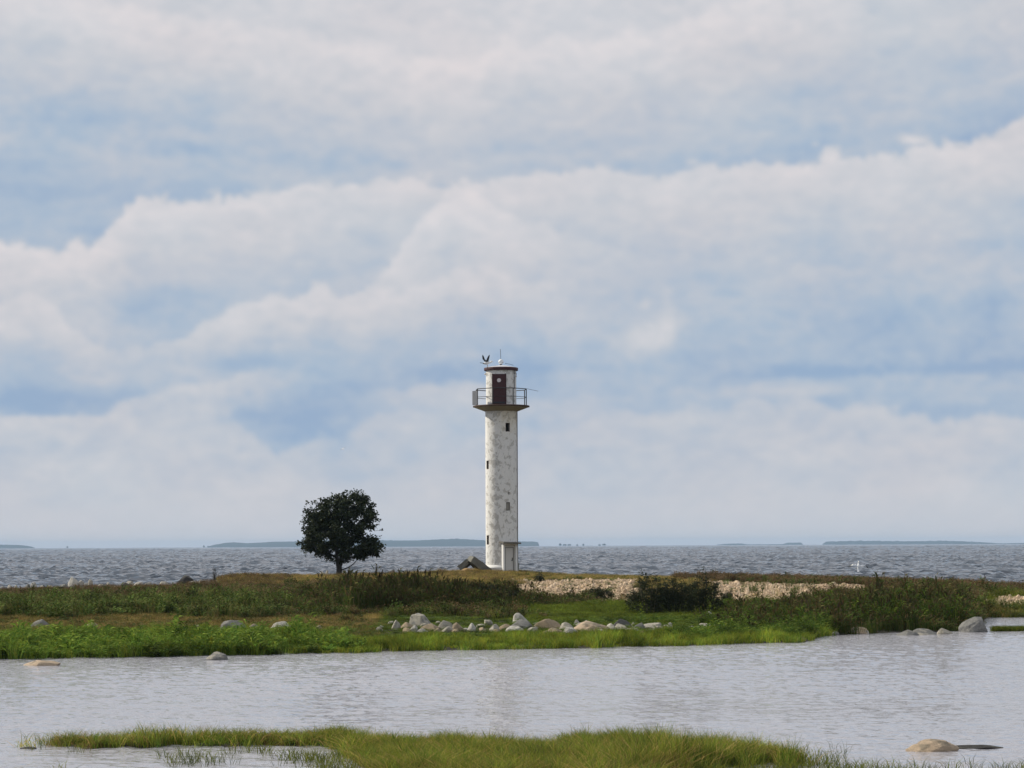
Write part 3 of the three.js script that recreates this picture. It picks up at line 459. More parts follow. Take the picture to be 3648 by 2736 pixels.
// ------------------------------------------------------------------ woody plants
function limb(a, b, r0, r1, bend = [0, 0, 0], seg = 7, sides = 7) {
  const A = new THREE.Vector3(...a), B = new THREE.Vector3(...b), M = A.clone().lerp(B, .5).add(new THREE.Vector3(...bend)), cv = new THREE.QuadraticBezierCurve3(A, M, B), g = new THREE.TubeGeometry(cv, seg, 1, sides), p = g.attributes.position;
  for (let j = 0; j <= seg; j++) { const c = cv.getPointAt(j / seg), r = mix(r0, r1, j / seg); for (let i = 0; i <= sides; i++) { const k = j * (sides + 1) + i; p.setXYZ(k, c.x + (p.getX(k) - c.x) * r, c.y + (p.getY(k) - c.y) * r, c.z + (p.getZ(k) - c.z) * r); } }
  g.computeVertexNormals(); return g;
}
function leafCloud(points, size, slim, tints, R) {                  // one folded leaf per point
  const n = points.length, pos = new Float32Array(n * 15), col = new Float32Array(n * 15), idx = [], u = new THREE.Vector3(), s = new THREE.Vector3(), nn = new THREE.Vector3();
  points.forEach(([x, y, z], i) => {
    u.set(R() * 2 - 1, R() * 1.3 - .8, R() * 2 - 1).normalize(); nn.set(R() * 2 - 1, R() * 1.4, R() * 2 - 1); s.crossVectors(u, nn).normalize(); nn.crossVectors(s, u);
    const L = size * (.7 + .6 * R()), w = L * slim, c = tints[Math.floor(R() * tints.length)], f = .8 + .4 * R();
    const V = [[0, 0, 0], [.45, 1, .1], [.45, -1, .1], [1, 0, -.12], [.5, 0, -.02]];
    V.forEach(([a, b, d], k) => { const o = i * 15 + k * 3; pos[o] = x + u.x * L * a + s.x * w * b + nn.x * L * d; pos[o + 1] = y + u.y * L * a + s.y * w * b + nn.y * L * d; pos[o + 2] = z + u.z * L * a + s.z * w * b + nn.z * L * d; for (let q = 0; q < 3; q++) col[o + q] = c[q] * f; });
    const b = i * 5; idx.push(b, b + 1, b + 4, b, b + 4, b + 2, b + 4, b + 1, b + 3, b + 4, b + 3, b + 2);
  });
  const g = new THREE.BufferGeometry(); g.setAttribute('position', new THREE.BufferAttribute(pos, 3)); g.setAttribute('color', new THREE.BufferAttribute(col, 3)); g.setIndex(idx); g.computeVertexNormals(); return g;
}
const gauss = (R) => (R() + R() + R() - 1.5) * 1.15;
const barkTex = noiseTexture(256, (u, v) => .5 + .4 * tile(u, v * .999, 24, 2) + .3 * tile(u, v, 60, 5)); barkTex.repeat.set(2, 4);
const bark = new THREE.MeshStandardMaterial({ color: new THREE.Color(.045, .04, .035), bumpMap: barkTex, bumpScale: .02, roughness: 1 });
const treeLeaf = new THREE.MeshPhysicalMaterial({ vertexColors: true, roughness: .75, transmission: .08, thickness: 0, side: THREE.DoubleSide, specularIntensity: .35 });
{
  const R = rng(8), p = at(1207, 2056, 146); p.y = H(p.x, 146) - .05;
  const t = thing('broadleaf_tree', 'lone round dark green tree standing on the grassy ridge', 'tree', p.toArray());
  const O = [[1000, 150], [1140, 165], [1250, 225], [1345, 370], [1400, 540], [1415, 690], [1440, 850], [1445, 960], [1480, 1110], [1320, 1200], [1010, 1245], [680, 1245], [440, 1170], [330, 1190], [230, 1050], [120, 960], [215, 860], [225, 740], [245, 560], [235, 370], [440, 305], [650, 240], [800, 195]].map(([x, y]) => [(x - 780) / 272, (1550 - y) / 272]);
  const C = [.15, 2.95], polar = O.map(([x, y]) => [Math.atan2(y - C[1], x - C[0]), Math.hypot(x - C[0], y - C[1])]).sort((a, b) => a[0] - b[0]);
  polar.unshift([polar[polar.length - 1][0] - 2 * Math.PI, polar[polar.length - 1][1]]); polar.push([polar[1][0] + 2 * Math.PI, polar[1][1]]);
  mesh('trunk', mergeGeometries([limb([0, -.1, 0], [.02, .62, 0], .2, .17, [.02, 0, 0], 6, 10), limb([.02, .58, 0], [-.1, 1.9, .05], .16, .08, [-.15, 0, 0])]), bark, t);
  const ends = [[[.05, .45, 0], [1.15, 1.15, .1], .05, .02, [.25, -.18, 0]], [[.06, .62, 0], [.35, 2.2, -.1], .11, .05, [.12, -.1, 0]], [[.2, 1.0, 0], [1.0, 1.35, .2], .05, .02, [0, -.1, 0]], [[-.08, 1.2, 0], [-1.2, 2.2, .4], .08, .03, [-.3, -.1, 0]], [[-.1, 1.6, 0], [-.6, 3.6, -.4], .08, .03, [-.1, 0, 0]], [[.3, 1.9, 0], [1.4, 3.2, .4], .06, .025, [.2, -.1, 0]], [[.3, 1.9, 0], [.6, 4.2, .1], .06, .02, [0, 0, .1]], [[-.1, 1.7, 0], [0, 3.4, 1.2], .06, .02, [0, 0, .2]], [[.1, 1.7, 0], [.3, 3.2, -1.3], .06, .02, [0, 0, -.2]]];
  for (const [a, b, r0, r1, bend] of ends) mesh('branch', limb(a, b, r0, r1, bend), bark, t);
  const pts = [], twigs = [];
  for (let i = 0; i < 330; i++) {
    const z = R() * 2 - 1, th = R() * 6.283 - Math.PI, s = Math.sqrt(1 - z * z), rad = poly(polar, th), rho = i < 190 ? mix(.8, .98, R()) : Math.cbrt(R()) * .82, cx = C[0] + Math.cos(th) * rad * s * rho, cy = C[1] + Math.sin(th) * rad * s * rho, cz = z * 2.05 * rho;
    if (n3(cx * 1.3 + 3, cy * 1.3, cz * 1.3) < -.42) continue;
    const q = mix(.16, .32, R()), n = 60 + Math.floor(R() * 50);
    for (let k = 0; k < n; k++) pts.push([cx + gauss(R) * q, cy + gauss(R) * q * .8, cz + gauss(R) * q]);
    if (i < 120) { const k = .72; twigs.push(limb([C[0] + (cx - C[0]) * k, C[1] + (cy - C[1]) * k - .12, cz * k], [cx, cy, cz], .015, .006, [0, .03, 0], 3, 4)); }
  }
  for (let i = 0; i < 60; i++) { const th = R() * 6.283 - Math.PI, rad = poly(polar, th) * mix(1.0, 1.06, R()), cx = C[0] + Math.cos(th) * rad, cy = C[1] + Math.sin(th) * rad, cz = (R() - .5) * 1.2; for (let k = 0; k < 9; k++) pts.push([cx + gauss(R) * .07, cy + gauss(R) * .09, cz + gauss(R) * .07]); twigs.push(limb([mix(C[0], cx, .85), mix(C[1], cy, .85) - .04, cz * .8], [cx, cy, cz], .012, .005, [0, .02, 0], 3, 4)); }
  mesh('twigs', mergeGeometries(twigs), bark, t);
  mesh('crown', leafCloud(pts, .15, .34, [[.024, .038, .013], [.03, .042, .014], [.02, .032, .013], [.036, .042, .017]], R), treeLeaf, t);
}
const shrubLeaf = new THREE.MeshPhysicalMaterial({ vertexColors: true, roughness: .85, transmission: .15, thickness: 0, side: THREE.DoubleSide, specularIntensity: .3 });
function shrub(x0, x1, yTop, yBase, label, seed, o = {}) {
  const R = rng(seed), p = groundHit((x0 + x1) / 2, yBase, 60), k = -p.z / F, w = (x1 - x0) * k / 2, h = (yBase - yTop) * k;
  const t = thing('willow_shrub', label, 'shrub', [p.x, p.y, p.z - w * .5], 'dark shrubs on the island'), pts = [];
  for (let i = 0; i < 16; i++) { const a = R() * 6.283, q = Math.sqrt(R()) * w * .75; mesh('stem', limb([Math.cos(a) * q * .5, -.08, Math.sin(a) * q * .5], [Math.cos(a) * q * 1.1, h * mix(.7, .95, R()), Math.sin(a) * q], .014, .005, [0, .1, 0], 4, 4), i % 4 ? bark : paleStem, t); }
  const n = o.clumps ?? 90;
  for (let i = 0; i < n; i++) {
    const a = R() * 6.283, q = Math.sqrt(R()), y = mix(.12, .93, Math.pow(R(), .8)) * h * (1.06 - .55 * q * q + .5 * n3(Math.cos(a) * q * 2.4 + seed, Math.sin(a) * q * 2.4, seed)), cx = Math.cos(a) * q * w * .93, cz = Math.sin(a) * q * w * .7;
    const sp = mix(.07, .15, R()); for (let l = 0; l < 30; l++) pts.push([cx + gauss(R) * sp, y + gauss(R) * sp * 1.3, cz + gauss(R) * sp]);
  }
  mesh('foliage', leafCloud(pts, .1, .16, o.tints ?? [[.03, .042, .016], [.038, .05, .02], [.025, .035, .014], [.05, .05, .022]], R), shrubLeaf, t);
}
const paleStem = new THREE.MeshStandardMaterial({ color: new THREE.Color(.16, .14, .09), roughness: 1 });
shrub(2230, 2400, 2050, 2190, 'dark leafy shrub beside the pinkish shingle, standing at the end of the clump', 41, { clumps: 150 });
shrub(2330, 2480, 2064, 2188, 'dark leafy shrub with pale stems in the middle of the clump', 42, { clumps: 140 });
shrub(2440, 2578, 2040, 2186, 'tall dark leafy shrub ending the clump before the bright shingle', 43, { clumps: 130 });
shrub(1800, 1862, 2104, 2158, 'small dark shrub in the weeds below the tower', 44, { clumps: 50 });
shrub(2570, 2612, 2096, 2160, 'thin low shrub at the foot of the bright shingle', 45, { clumps: 26 });
shrub(1906, 1938, 2042, 2072, 'little green bush on the golden grass beside the tower', 46, { clumps: 18 });
shrub(2060, 2190, 2096, 2140, 'low dark shrub in front of the pinkish shingle', 47, { clumps: 80 });
shrub(1640, 1790, 2080, 2150, 'broad dark shrub in the reeds below the broken slabs', 48, { clumps: 110 });
{
  const R = rng(51), p = at(764, 2086, 138); p.y = H(p.x, 138) - .03;
  const t = thing('bare_bush', 'small leafless dark bush on the far shore left of the tree', 'bush', p.toArray());
  for (let i = 0; i < 9; i++) { const a = (R() - .5) * 1.6, h = mix(.5, .98, R()), bx = Math.sin(a) * .35; mesh('stem', limb([bx * .2, -.04, (R() - .5) * .1], [bx, h, (R() - .5) * .3], .016, .006, [bx * -.2, .05, 0], 5, 5), bark, t); for (let k = 0; k < 2; k++) { const u = mix(.4, .8, R()); mesh('twig', limb([bx * u, h * u, 0], [bx * u + (R() - .5) * .25, h * u + .18, (R() - .5) * .2], .009, .004, [0, 0, 0], 3, 4), bark, t); } }
}

// ------------------------------------------------------------------ the lighthouse
const TD = 150, tb = at(1788, 2040, TD); tb.y = 1.28;
const M = (px) => px / (F / TD);                                     // photo pixels at the tower to metres
const hy = (y) => at(1788, y, TD).y - tb.y;                           // photo row to height above the tower's foot
const wallTex = (() => {
  const W = 896, Hh = 1480, d = new Uint8Array(W * Hh * 4), b = new Uint8Array(W * Hh * 4);
  for (let j = 0; j < Hh; j++) for (let i = 0; i < W; i++) {
    const th = (i / W - .5) * 6.283, y = j / Hh * 10.4, x = th, cxn = Math.cos(th) * 1.0, szn = Math.sin(th) * 1.0;
    const wx = cxn + .16 * n3(cxn * 3, szn * 3, y * 3), wz = szn + .16 * n3(cxn * 3 + 5, szn * 3, y * 3);
    const a = fbm(wx * 3.6, wz * 3.6, y * 2.8, 5), c = fbm(wx * 9, wz * 9, y * 7 + 30, 4);
    const band = Math.exp(-(((x + .40) / .36) ** 2)) * .19 + Math.exp(-(((x - .75) / .3) ** 2)) * .07 * ss(9.6, 7, y) + .04;
    const f0 = a + c * .35 + band - .02 * y / 10, peel = ss(.22, .25, f0) * .72, rim = Math.exp(-(((f0 - .225) / .014) ** 2)) * (.35 + ss(-.1, .3, c) * .5), thin = ss(.05, .22, a + .5 * c + band * .6) * .22;
    const run = fbm(wx * 11, wz * 11, y * .22 + 3, 3), stain = ss(.06, .38, run) * .45 + ss(.1, .4, c) * .15;
    let k = [mix(.80, .60, thin), mix(.785, .585, thin), mix(.75, .545, thin)];
    const f = 1 - stain * .4 + .08 * c, q = [.50, .48, .44];
    const ochre = ss(8.2, 10.2, y + 1.2 * run + .9 * a) * ss(-.6, .4, x + .6 * run) * .45;
    const o = (j * W + i) * 4;
    for (let m = 0; m < 3; m++) { let v = mix(k[m], q[m] * (1 + .5 * c), peel) * f; v = mix(v, [.27, .255, .23][m], rim * .6); v *= 1 - ochre * [.1, .22, .5][m]; d[o + m] = Math.pow(clamp(v), 1 / 2.2) * 255; b[o + m] = clamp(.75 - .45 * peel - .15 * thin + .25 * c) * 255; }
    d[o + 3] = b[o + 3] = 255;
  }
  const mk = (arr, s) => { const t = new THREE.DataTexture(arr, W, Hh); t.magFilter = THREE.LinearFilter; t.wrapS = THREE.RepeatWrapping; t.wrapT = THREE.RepeatWrapping; if (s) t.colorSpace = THREE.SRGBColorSpace; t.needsUpdate = true; return t; };
  return [mk(d, true), mk(b, false)];
})();
const wallMat = new THREE.MeshStandardMaterial({ map: wallTex[0], bumpMap: wallTex[1], bumpScale: .03, roughness: .95, side: THREE.DoubleSide });
const metalTex = noiseTexture(256, (u, v) => .75 + .5 * tile(u, v, 8, 2) + .4 * tile(u, v, 30, 6));
const paint = (r, g, b, rough = .7, metal = 0) => new THREE.MeshStandardMaterial({ color: new THREE.Color(r, g, b), roughness: rough, metalness: metal, bumpMap: metalTex, bumpScale: .006 });
const maroon = paint(.055, .012, .014, .6), rust = paint(.075, .045, .032, .9), darkIron = paint(.045, .045, .048, .65, .3), concrete = paint(.30, .285, .25, .95), whitewash = paint(.78, .77, .74, .9), greySheet = paint(.17, .18, .20, .55, .3), doorWhite = paint(.62, .60, .56, .8), slate = paint(.15, .14, .125, .9), paleZinc = paint(.55, .55, .58, .6), pit = paint(.012, .012, .012, 1);
const lampGlass = new THREE.MeshPhysicalMaterial({ color: new THREE.Color(.8, .82, .82), roughness: .18, clearcoat: .6 });
const tower = thing('lighthouse', 'white peeling concrete lighthouse with a railed gallery and dark red door', 'lighthouse', tb.toArray());
const lathe = (pts, seg = 72) => new THREE.LatheGeometry(pts.map(([r, y]) => new THREE.Vector2(r, y)), seg).rotateY(Math.PI);
const box = (w, h, d, x = 0, y = 0, z = 0) => new THREE.BoxGeometry(w, h, d).translate(x, y, z);
const turned = (g, a, r, y = 0) => g.translate(0, y, r).rotateY(a);  // place a piece facing direction a on the round wall
const tubeBetween = (a, b, r) => limb(a, b, r, r, [0, 0, 0], 1, 8);
const TW = THREE.MathUtils.degToRad(24), LW = THREE.MathUtils.degToRad(-60.5), PD = THREE.MathUtils.degToRad(27);
const yGal = hy(1449), yTop = hy(1321), yCone = hy(1465);
{
  const ev = new Evaluator(); ev.attributes = ['position', 'normal', 'uv'];
  const cyl = new THREE.CylinderGeometry(1.0, 1.0, yCone + .3, 96, 1).translate(0, (yCone + .3) / 2 - .15, 0).rotateY(Math.PI);
  let shaft = new Brush(cyl); shaft.updateMatrixWorld();
  const cut = (g) => { const b = new Brush(g); b.updateMatrixWorld(); shaft = ev.evaluate(shaft, b, SUBTRACTION); };
  cut(new THREE.CylinderGeometry(.78, .78, yCone + 1, 48, 1).translate(0, yCone / 2, 0));
  const hole = (a, w, y0, y1) => cut(turned(box(w, hy(y0) - hy(y1), .7), a, 1.0, (hy(y0) + hy(y1)) / 2));
  hole(TW, .29, 1509, 1540); hole(LW, .30, 1642, 1672); hole(TW, .27, 1790, 1819); hole(LW, .30, 1907, 1940); hole(TW + .02, .16, 1457, 1466); hole(TW + .06, .09, 1754, 1763);
  hole(PD, .74, 1944, 2050);
  const g = shaft.geometry; g.clearGroups();
  mesh('shaft_wall', g, wallMat, tower);
}
function frame(a, w, y0, y1, mat, name, fill) {
  const h = hy(y0) - hy(y1), yc = (hy(y0) + hy(y1)) / 2, t = .035, f = mesh(name, turned(mergeGeometries([box(w, t, .05, 0, h / 2 - t / 2 - .003, 0), box(w, t, .07, 0, -h / 2 + t / 2 + .003, .01), box(t, h - 2 * t - .008, .05, -w / 2 + t / 2 + .003, 0, 0), box(t, h - 2 * t - .008, .05, w / 2 - t / 2 - .003, 0, 0)]), a, .93, yc), mat, tower);
  if (fill) mesh('shutter', turned(box(w - 2 * t, h - 2 * t, .02), a, .915, yc), fill, f);
  return f;
}
frame(TW, .29, 1509, 1540, rust, 'window'); frame(LW, .30, 1642, 1672, rust, 'window'); frame(TW, .27, 1790, 1819, slate, 'window', concrete); frame(LW, .30, 1907, 1940, rust, 'window');
mesh('plinth', new THREE.LatheGeometry([[.78, -.35], [1.07, -.35], [1.06, hy(2026)], [1.10, hy(2024)], [1.10, hy(2020)], [1.005, hy(2013)], [.97, hy(2012)]].map(([a, b]) => new THREE.Vector2(a, b)), 72, PD + .45, Math.PI * 2 - .9), whitewash, tower);
// porch and lower door
{
  const y0 = hy(1942), y1 = hy(2045), h = y0 - y1, yc = (y0 + y1) / 2;
  for (const s of [-1, 1]) mesh('porch_jamb', turned(box(.12, h, .5, s * .43, 0, 0), PD, .93, yc), whitewash, tower);
  mesh('porch_lintel', turned(box(.98, .1, .5), PD, .932, y0 + .052), whitewash, tower);
  mesh('porch_canopy', turned(box(1.22, .09, .78).rotateX(.08).rotateZ(-.04), PD, 1.08, y0 + .16), slate, tower);
  const door = mesh('door', turned(box(.72, h - .03, .05), PD, 1.0, yc), doorWhite, tower);
  door.userData.label = 'closed whitish lower door under the canopy';
  mesh('door_panel', turned(mergeGeometries([box(.58, .035, .02, 0, h * .42, 0), box(.035, h * .86, .02, -.28, 0, 0), box(.035, h * .86, .02, .28, 0, 0), box(.58, .035, .02, 0, -h * .45, 0)]), PD, 1.034, yc), slate, door);
  mesh('handle', turned(mergeGeometries([box(.03, .2, .04), box(.09, .03, .04, -.04, -.08, .01)]), PD, 1.05, yc + .02).translate(.2 * Math.cos(PD), 0, -.2 * Math.sin(PD)), darkIron, door);
  mesh('door_step', turned(box(1.0, .25, .5), PD, 1.2, y1 - .06), concrete, tower);
}
mesh('cable_pipe', tubeBetween([1.0 * Math.sin(1.32) * 1.03, .3, Math.cos(1.32) * 1.03], [1.0 * Math.sin(1.32) * 1.03, yCone, Math.cos(1.32) * 1.03], .022), slate, tower);
// gallery
mesh('gallery_bracket', lathe([[1.0, yCone - .02], [1.02, yCone - .02], [1.70, yGal - .045], [1.70, yGal - .012], [.9, yGal - .012]], 72), paint(.30, .27, .20, .95), tower);
mesh('gallery_slab', lathe([[.8, yGal - .01], [1.76, yGal - .03], [1.775, yGal - .022], [1.775, yGal + .04], [1.75, yGal + .06], [.5, yGal + .06]], 72), rust, tower);
{
  const rail = new THREE.Group(); rail.name = 'railing'; tower.add(rail);
  const yr = hy(1387.5), ym = hy(1416.5), P = []; for (let k = 0; k < 8; k++) { const a = THREE.MathUtils.degToRad(27 + 45 * k); P.push([1.65 * Math.sin(a), 1.65 * Math.cos(a)]); }
  P.forEach(([x, z], k) => {
    mesh('post', tubeBetween([x, yGal + .05, z], [x, yr, z], .03), darkIron, rail);
    const [x2, z2] = P[(k + 1) % 8];
    mesh('top_rail', tubeBetween([x, yr, z], [x2, yr, z2], .026), darkIron, rail); mesh('middle_rail', tubeBetween([x, ym, z], [x2, ym, z2], .016), darkIron, rail);
  });
  const panel = new THREE.Group(); panel.name = 'railing_panel'; tower.add(panel); panel.position.set(-1.62, 0, .35); panel.rotation.y = -1.0; panel.userData.label = 'grey ribbed sheet panel fixed to the railing';
  const yb = hy(1443), yt = hy(1393), ph = yt - yb;
  mesh('backing', box(.62, ph, .025, 0, (yt + yb) / 2, 0), greySheet, panel);
  for (let k = -3; k <= 3; k++) mesh('rib', box(.035, ph - .02, .03, k * .088, (yt + yb) / 2, .026), paint(.30, .31, .34, .5, .3), panel);
  mesh('rod', tubeBetween([1.6, yr + .01, .5], [2.32, hy(1396), .6], .011), greySheet, tower);
}
// lantern room
{ const g = new THREE.CylinderGeometry(.95, .95, yTop - yGal - .05, 72, 1, true).rotateY(Math.PI).translate(0, (yTop + yGal) / 2 + .04, 0), u = g.attributes.uv; for (let i = 0; i < u.count; i++) u.setY(i, u.getY(i) * .21 + .3); mesh('lantern_wall', g, wallMat, tower); }
{
  const a = -.126, y0 = hy(1337), y1 = hy(1445), h = y0 - y1, yc = (y0 + y1) / 2;
  const door = mesh('gallery_door', turned(box(.78, h - .02, .09), a, .95, yc + .03), maroon, tower); door.userData.label = 'dark red gallery door with a round pale porthole';
  mesh('porthole', turned(new THREE.CylinderGeometry(.125, .125, .03, 24).rotateX(Math.PI / 2), a, 1.006, hy(1358.5)), new THREE.MeshPhysicalMaterial({ color: new THREE.Color(.70, .64, .64), roughness: .25 }), door);
  mesh('ledge', turned(box(.7, .03, .03), a, 1.008, hy(1385)), paint(.09, .02, .022), door);
  mesh('threshold', turned(box(.76, .1, .03), a, 1.008, hy(1437)), darkIron, door);
  for (const s of [-1, 1]) mesh('door_frame', turned(box(.05, h + .03, .1, s * .42, 0, 0), a, .93, yc + .03), maroon, door);
}
mesh('roof_rim', lathe([[.4, yTop - .005], [1.04, yTop - .005], [1.07, yTop + .015], [1.07, yTop + .16], [1.04, yTop + .185], [.3, yTop + .185]], 72), maroon, tower);
const yRoof = yTop + .187;
mesh('roof_cone', lathe([[1.0, yRoof], [.98, yRoof + .02], [.5, yRoof + .11], [.2, yRoof + .16], [0, yRoof + .17]], 48), paleZinc, tower);
{
  const gx = M(1787.5 - 1788), gy = hy(1289), lamp = new THREE.Group(); lamp.name = 'roof_lamp'; tower.add(lamp);
  mesh('lamp_globe', new THREE.SphereGeometry(.17, 24, 16).scale(1, 1.0, 1).translate(gx, gy, 0), lampGlass, lamp);
  mesh('lamp_foot', lathe([[.06, yRoof + .2], [.04, gy - .2], [.1, gy - .13], [.12, gy - .1], [0, gy - .09]], 16).translate(gx, 0, 0), darkIron, lamp);
  mesh('lamp_ring', new THREE.TorusGeometry(.168, .012, 6, 24).rotateX(Math.PI / 2).translate(gx, gy - .03, 0), paleZinc, lamp);
  mesh('mast', tubeBetween([gx - .01, gy + .15, 0], [gx - .03, hy(1244), 0], .016), greySheet, tower);
  mesh('roof_cable', limb([.25, yRoof + .24, .5], [.78, yRoof + .12, .5], .012, .012, [0, .03, 0], 5, 5), darkIron, tower);
  const l = mesh('wall_lamp', mergeGeometries([new THREE.SphereGeometry(.06, 12, 8).translate(-.99, hy(1334), .28), box(.1, .03, .03, -.94, hy(1330), .28)]), whitewash, tower); l.userData.label = 'small white lamp below the roof rim';
  const b = new THREE.Group(); b.name = 'signal_fitting'; tower.add(b);
  mesh('bracket', mergeGeometries([box(.18, .03, .03, .88, hy(1332), .55), box(.03, .2, .03, .95, hy(1337), .55)]), darkIron, b);
  mesh('fitting_head', new THREE.SphereGeometry(.065, 12, 8).scale(1, .8, 1).translate(.93, hy(1343), .58), paleZinc, b);
  mesh('drain_pipe', tubeBetween([.83, yTop, .52], [.83, hy(1388), .52], .016), darkIron, tower);
}
// broken concrete and post beside the tower
function slab(cx, cy, D, len, thick, deep, tilt, mat, label, turn = .35) {
  const p = at(cx, cy, D), R = rng(cx | 0), g = new THREE.BoxGeometry(len, thick, deep, 10, 4, 6), a = g.attributes.position;
  for (let i = 0; i < a.count; i++) { const x = a.getX(i), y = a.getY(i), z = a.getZ(i); a.setXYZ(i, x + .10 * n3(y * 4 + cx, z * 4, x), y + .05 * n3(x * 3, z * 3 + cx, y * 3), z + .08 * n3(x * 4, y * 4, cx)); }
  g.computeVertexNormals(); g.rotateZ(tilt).rotateY(turn);
  const o = mesh('concrete_slab', g, mat); o.position.copy(p); return tag(o, label, 'concrete slab');
}
const slabMat = paint(.155, .15, .125, .95);
slab(1707, 2016, 149.4, 1.5, .42, 1.0, -.62, slabMat, 'broken concrete slab leaning down towards the lighthouse foot');
slab(1656, 2012, 149.6, .72, .36, .9, .68, slabMat, 'short broken slab propped against the longer leaning one', -.2);
slab(1690, 2046, 149.2, 2.2, .3, 1.2, -.05, slabMat, 'flat slab lying under the leaning concrete');
{ const p = at(1844, 2050, 149.3), o = mesh('concrete_post', mergeGeometries([box(.2, .6, .2, 0, .28, 0), box(.25, .06, .25, 0, .61, 0)]), paint(.24, .25, .22, .95)); o.position.copy(p); o.position.y = H(p.x, 149.3) - .06; tag(o, 'short grey concrete post beside the lighthouse door', 'post'); }

// ------------------------------------------------------------------ birds
const birdMat = new THREE.MeshStandardMaterial({ vertexColors: true, roughness: .8 });
function tint(g, fn) { const p = g.attributes.position, c = []; for (let i = 0; i < p.count; i++) c.push(...fn(p.getX(i), p.getY(i), p.getZ(i))); g.setAttribute('color', new THREE.Float32BufferAttribute(c, 3)); return g.index ? g.toNonIndexed() : g; }
function wing(root, mid, tip, chord) {                               // a thin lens-shaped wing along a bent arm
  const pos = [], idx = [], st = [[...root, chord], [...mid, chord * .85], [mix(mid[0], tip[0], .6), mix(mid[1], tip[1], .6), mix(mid[2], tip[2], .6), chord * .6], [...tip, chord * .12]];
  st.forEach(([x, y, z, c]) => { for (const [u, v] of [[-.4, 0], [-.15, .05], [.5, .02], [-.1, -.03]]) pos.push(x + u * c, y + v * c, z); });
  for (let s = 0; s < 3; s++) for (let k = 0; k < 4; k++) { const a = s * 4 + k, b = s * 4 + (k + 1) % 4; idx.push(a, b, a + 4, b, b + 4, a + 4); }
  const g = new THREE.BufferGeometry(); g.setAttribute('position', new THREE.Float32BufferAttribute(pos, 3)); g.setIndex(idx); g.computeVertexNormals(); return g;
}
const strip = (g) => { g.deleteAttribute('uv'); return g; };
function gull(wings, back, tail, legs) {                              // facing -x is the tail, +x the head
  const W = [.8, .8, .79], body = new THREE.SphereGeometry(1, 20, 14), p = body.attributes.position;
  for (let i = 0; i < p.count; i++) { const x = p.getX(i), t = x < 0 ? 1 - .55 * x * x : 1 - .2 * x; p.setXYZ(i, x * .24, p.getY(i) * .085 * t + .03 * x, p.getZ(i) * .08 * t); }
  body.computeVertexNormals();
  const parts = [tint(strip(body), () => W), tint(strip(new THREE.SphereGeometry(.058, 14, 10).scale(1.1, 1, .9).translate(.25, .075, 0)), () => W), tint(strip(new THREE.ConeGeometry(.016, .075, 8).rotateZ(-Math.PI / 2).translate(.34, .068, 0)), () => [.5, .33, .05]),
    tint(strip(new THREE.BoxGeometry(.2, .014, .12).translate(-.28, -.03, 0).rotateZ(-.1)), () => tail)];
  for (const [r, m, t, c] of wings) parts.push(tint(wing(r, m, t, c), (x, y, z) => Math.hypot(x - t[0], y - t[1], z - t[2]) < .2 ? [.06, .06, .06] : back));
  if (legs) for (const s of [-.03, .03]) parts.push(tint(strip(new THREE.CylinderGeometry(.008, .008, .2, 6).translate(.02, -.16, s)), () => [.3, .18, .1]));
  return new THREE.Mesh(mergeGeometries(parts), birdMat);
}
function addBird(m, x, y, D, turn, s, label, roll = 0, tip = 0) { m.name = numbered('gull'); m.castShadow = m.receiveShadow = true; m.position.copy(at(x, y, D)); m.rotation.set(tip, turn, roll); m.scale.setScalar(s); scene.add(m); return tag(m, label, 'bird'); }
const dark = [.05, .055, .065];
{
  const b = addBird(gull([[[-.02, .05, -.05], [-.16, .22, -.13], [-.20, .46, -.18], .17], [[-.02, .05, .05], [.02, .22, .12], [.10, .44, .16], .17]], dark, dark, true), 1738, 1297, TD, .25, 1.15, 'dark-winged gull landing on the lighthouse roof with wings raised');
  b.position.y = tb.y + yRoof + .28; b.position.z = tb.z + .35; b.position.x = tb.x - .88;
}
addBird(gull([[[0, .03, -.05], [.0, .10, -.34], [-.08, .02, -.62], .19], [[0, .03, .05], [.04, .12, .34], [-.02, -.08, .64], .19]], [.74, .75, .76], [.8, .8, .8], false), 3058, 2018, 196, 1.45, 1.35, 'white gull flying low over the sea', .3, .8);
addBird(gull([[[0, .03, -.05], [.0, .16, -.34], [-.08, .2, -.62], .19], [[0, .03, .05], [.04, .16, .34], [-.02, .2, .64], .19]], [.74, .75, .76], [.8, .8, .8], false), 1222, 1600, 420, 2.2, .8, 'tiny pale gull high in the sky above the tree', -.3, .9);

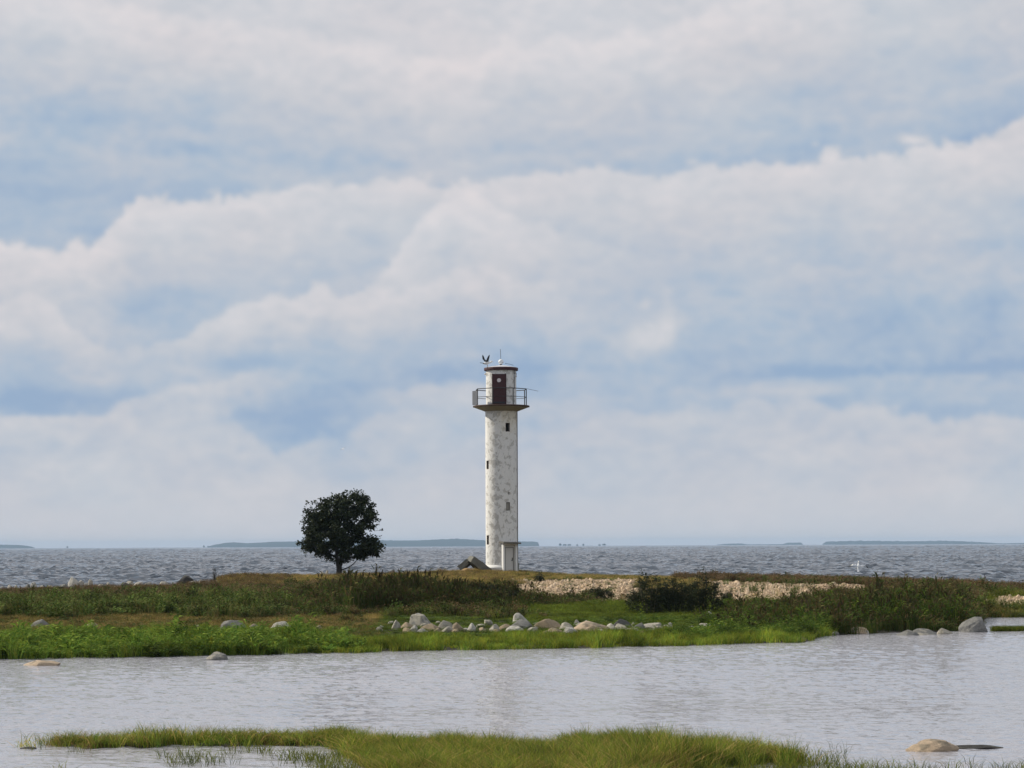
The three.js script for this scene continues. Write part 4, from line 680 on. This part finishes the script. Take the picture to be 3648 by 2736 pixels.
// ------------------------------------------------------------------ the far coast
const forest = new THREE.MeshStandardMaterial({ color: new THREE.Color(.03, .05, .06), roughness: 1 });
function coast(name, label, D, pts, rough, seed) {
  const pos = [], idx = [], n = 260, x0 = pts[0][0], x1 = pts[pts.length - 1][0], rows = 5, horizon = (x) => 1951 - 16 * x / 3648;
  for (let j = 0; j <= rows; j++) for (let i = 0; i <= n; i++) {
    const x = mix(x0, x1, i / n), top = Math.max(0, horizon(x) - poly(pts, x)) * D / F * (1 + rough * n3(x * .06, seed, 1) + rough * .6 * n3(x * .17, seed, 4)), t = j / rows, d = D + t * 700;
    pos.push((x - CX) / F * d, -1 + (top + EYE + 1) * Math.sin(t * Math.PI * .75) / .98 * (1 + .06 * n3(x * .3, t * 4, seed)), -d);
  }
  for (let j = 0; j < rows; j++) for (let i = 0; i < n; i++) { const a = j * (n + 1) + i; idx.push(a, a + 1, a + n + 1, a + 1, a + n + 2, a + n + 1); }
  const g = new THREE.BufferGeometry(); g.setAttribute('position', new THREE.Float32BufferAttribute(pos, 3)); g.setIndex(idx); g.computeVertexNormals();
  return structure(mesh(name, g, forest), label);
}
coast('hills', 'low blue wooded hills across the sea behind the tree', 9000, [[738, 1948], [760, 1941], [800, 1934], [835, 1931], [880, 1935], [960, 1930], [1060, 1928], [1300, 1923], [1420, 1925], [1500, 1924], [1620, 1918], [1700, 1923], [1800, 1927], [1900, 1929], [1915, 1931], [1918, 1943]], .06, 1);
coast('hills', 'low blue coast at the end of the sea', 9500, [[-500, 1938], [-200, 1939], [0, 1940], [70, 1941], [105, 1945], [125, 1951]], .1, 2);
coast('hills', 'faint flat wooded coast beyond the gull', 10500, [[2925, 1939], [2938, 1929], [3060, 1926], [3250, 1928], [3350, 1926], [3420, 1928], [3500, 1932], [3560, 1936], [3640, 1934], [3700, 1935]], .2, 3);
coast('hills', 'thin wooded spit on the horizon', 11000, [[2550, 1941], [2580, 1937], [2640, 1936], [2660, 1940], [2780, 1940], [2800, 1933], [2850, 1933], [2856, 1940]], .3, 4);
{
  const R = rng(66), D = 9500;
  for (const [x, w, h] of [[1996, 8, 9], [2012, 14, 6], [2028, 12, 6], [2056, 5, 5], [2078, 5, 7], [2136, 8, 5], [2152, 12, 7], [240, 5, 6], [726, 5, 7], [742, 5, 5]]) {
    const k = D / F, p = at(x, 1943 - 8 * (x - CX) / CX, D), t = thing('far_tree_clump', 'tiny pale tree clump on the horizon', 'trees', [p.x, -.6, -D], 'tree clumps on the horizon'), pts = [];
    for (let i = 0; i < 260; i++) { const a = R() * 6.283, q = Math.sqrt(R()); pts.push([Math.cos(a) * q * w * k * .5, mix(.1, 1, Math.sqrt(1 - q * q * .7) * Math.pow(R(), .5)) * h * k + 1, Math.sin(a) * q * w * k * .5]); }
    mesh('crown', leafCloud(pts, 1.8, .6, [[.045, .06, .05]], R), treeLeaf, t);
    mesh('trunk', limb([0, -1, 0], [0, h * k * .5 + 3, 0], .6, .3), bark, t);
  }
}
scene.fog = new THREE.FogExp2(new THREE.Color(.52, .74, 1.0), 0.000065);

renderer.render(scene, camera);
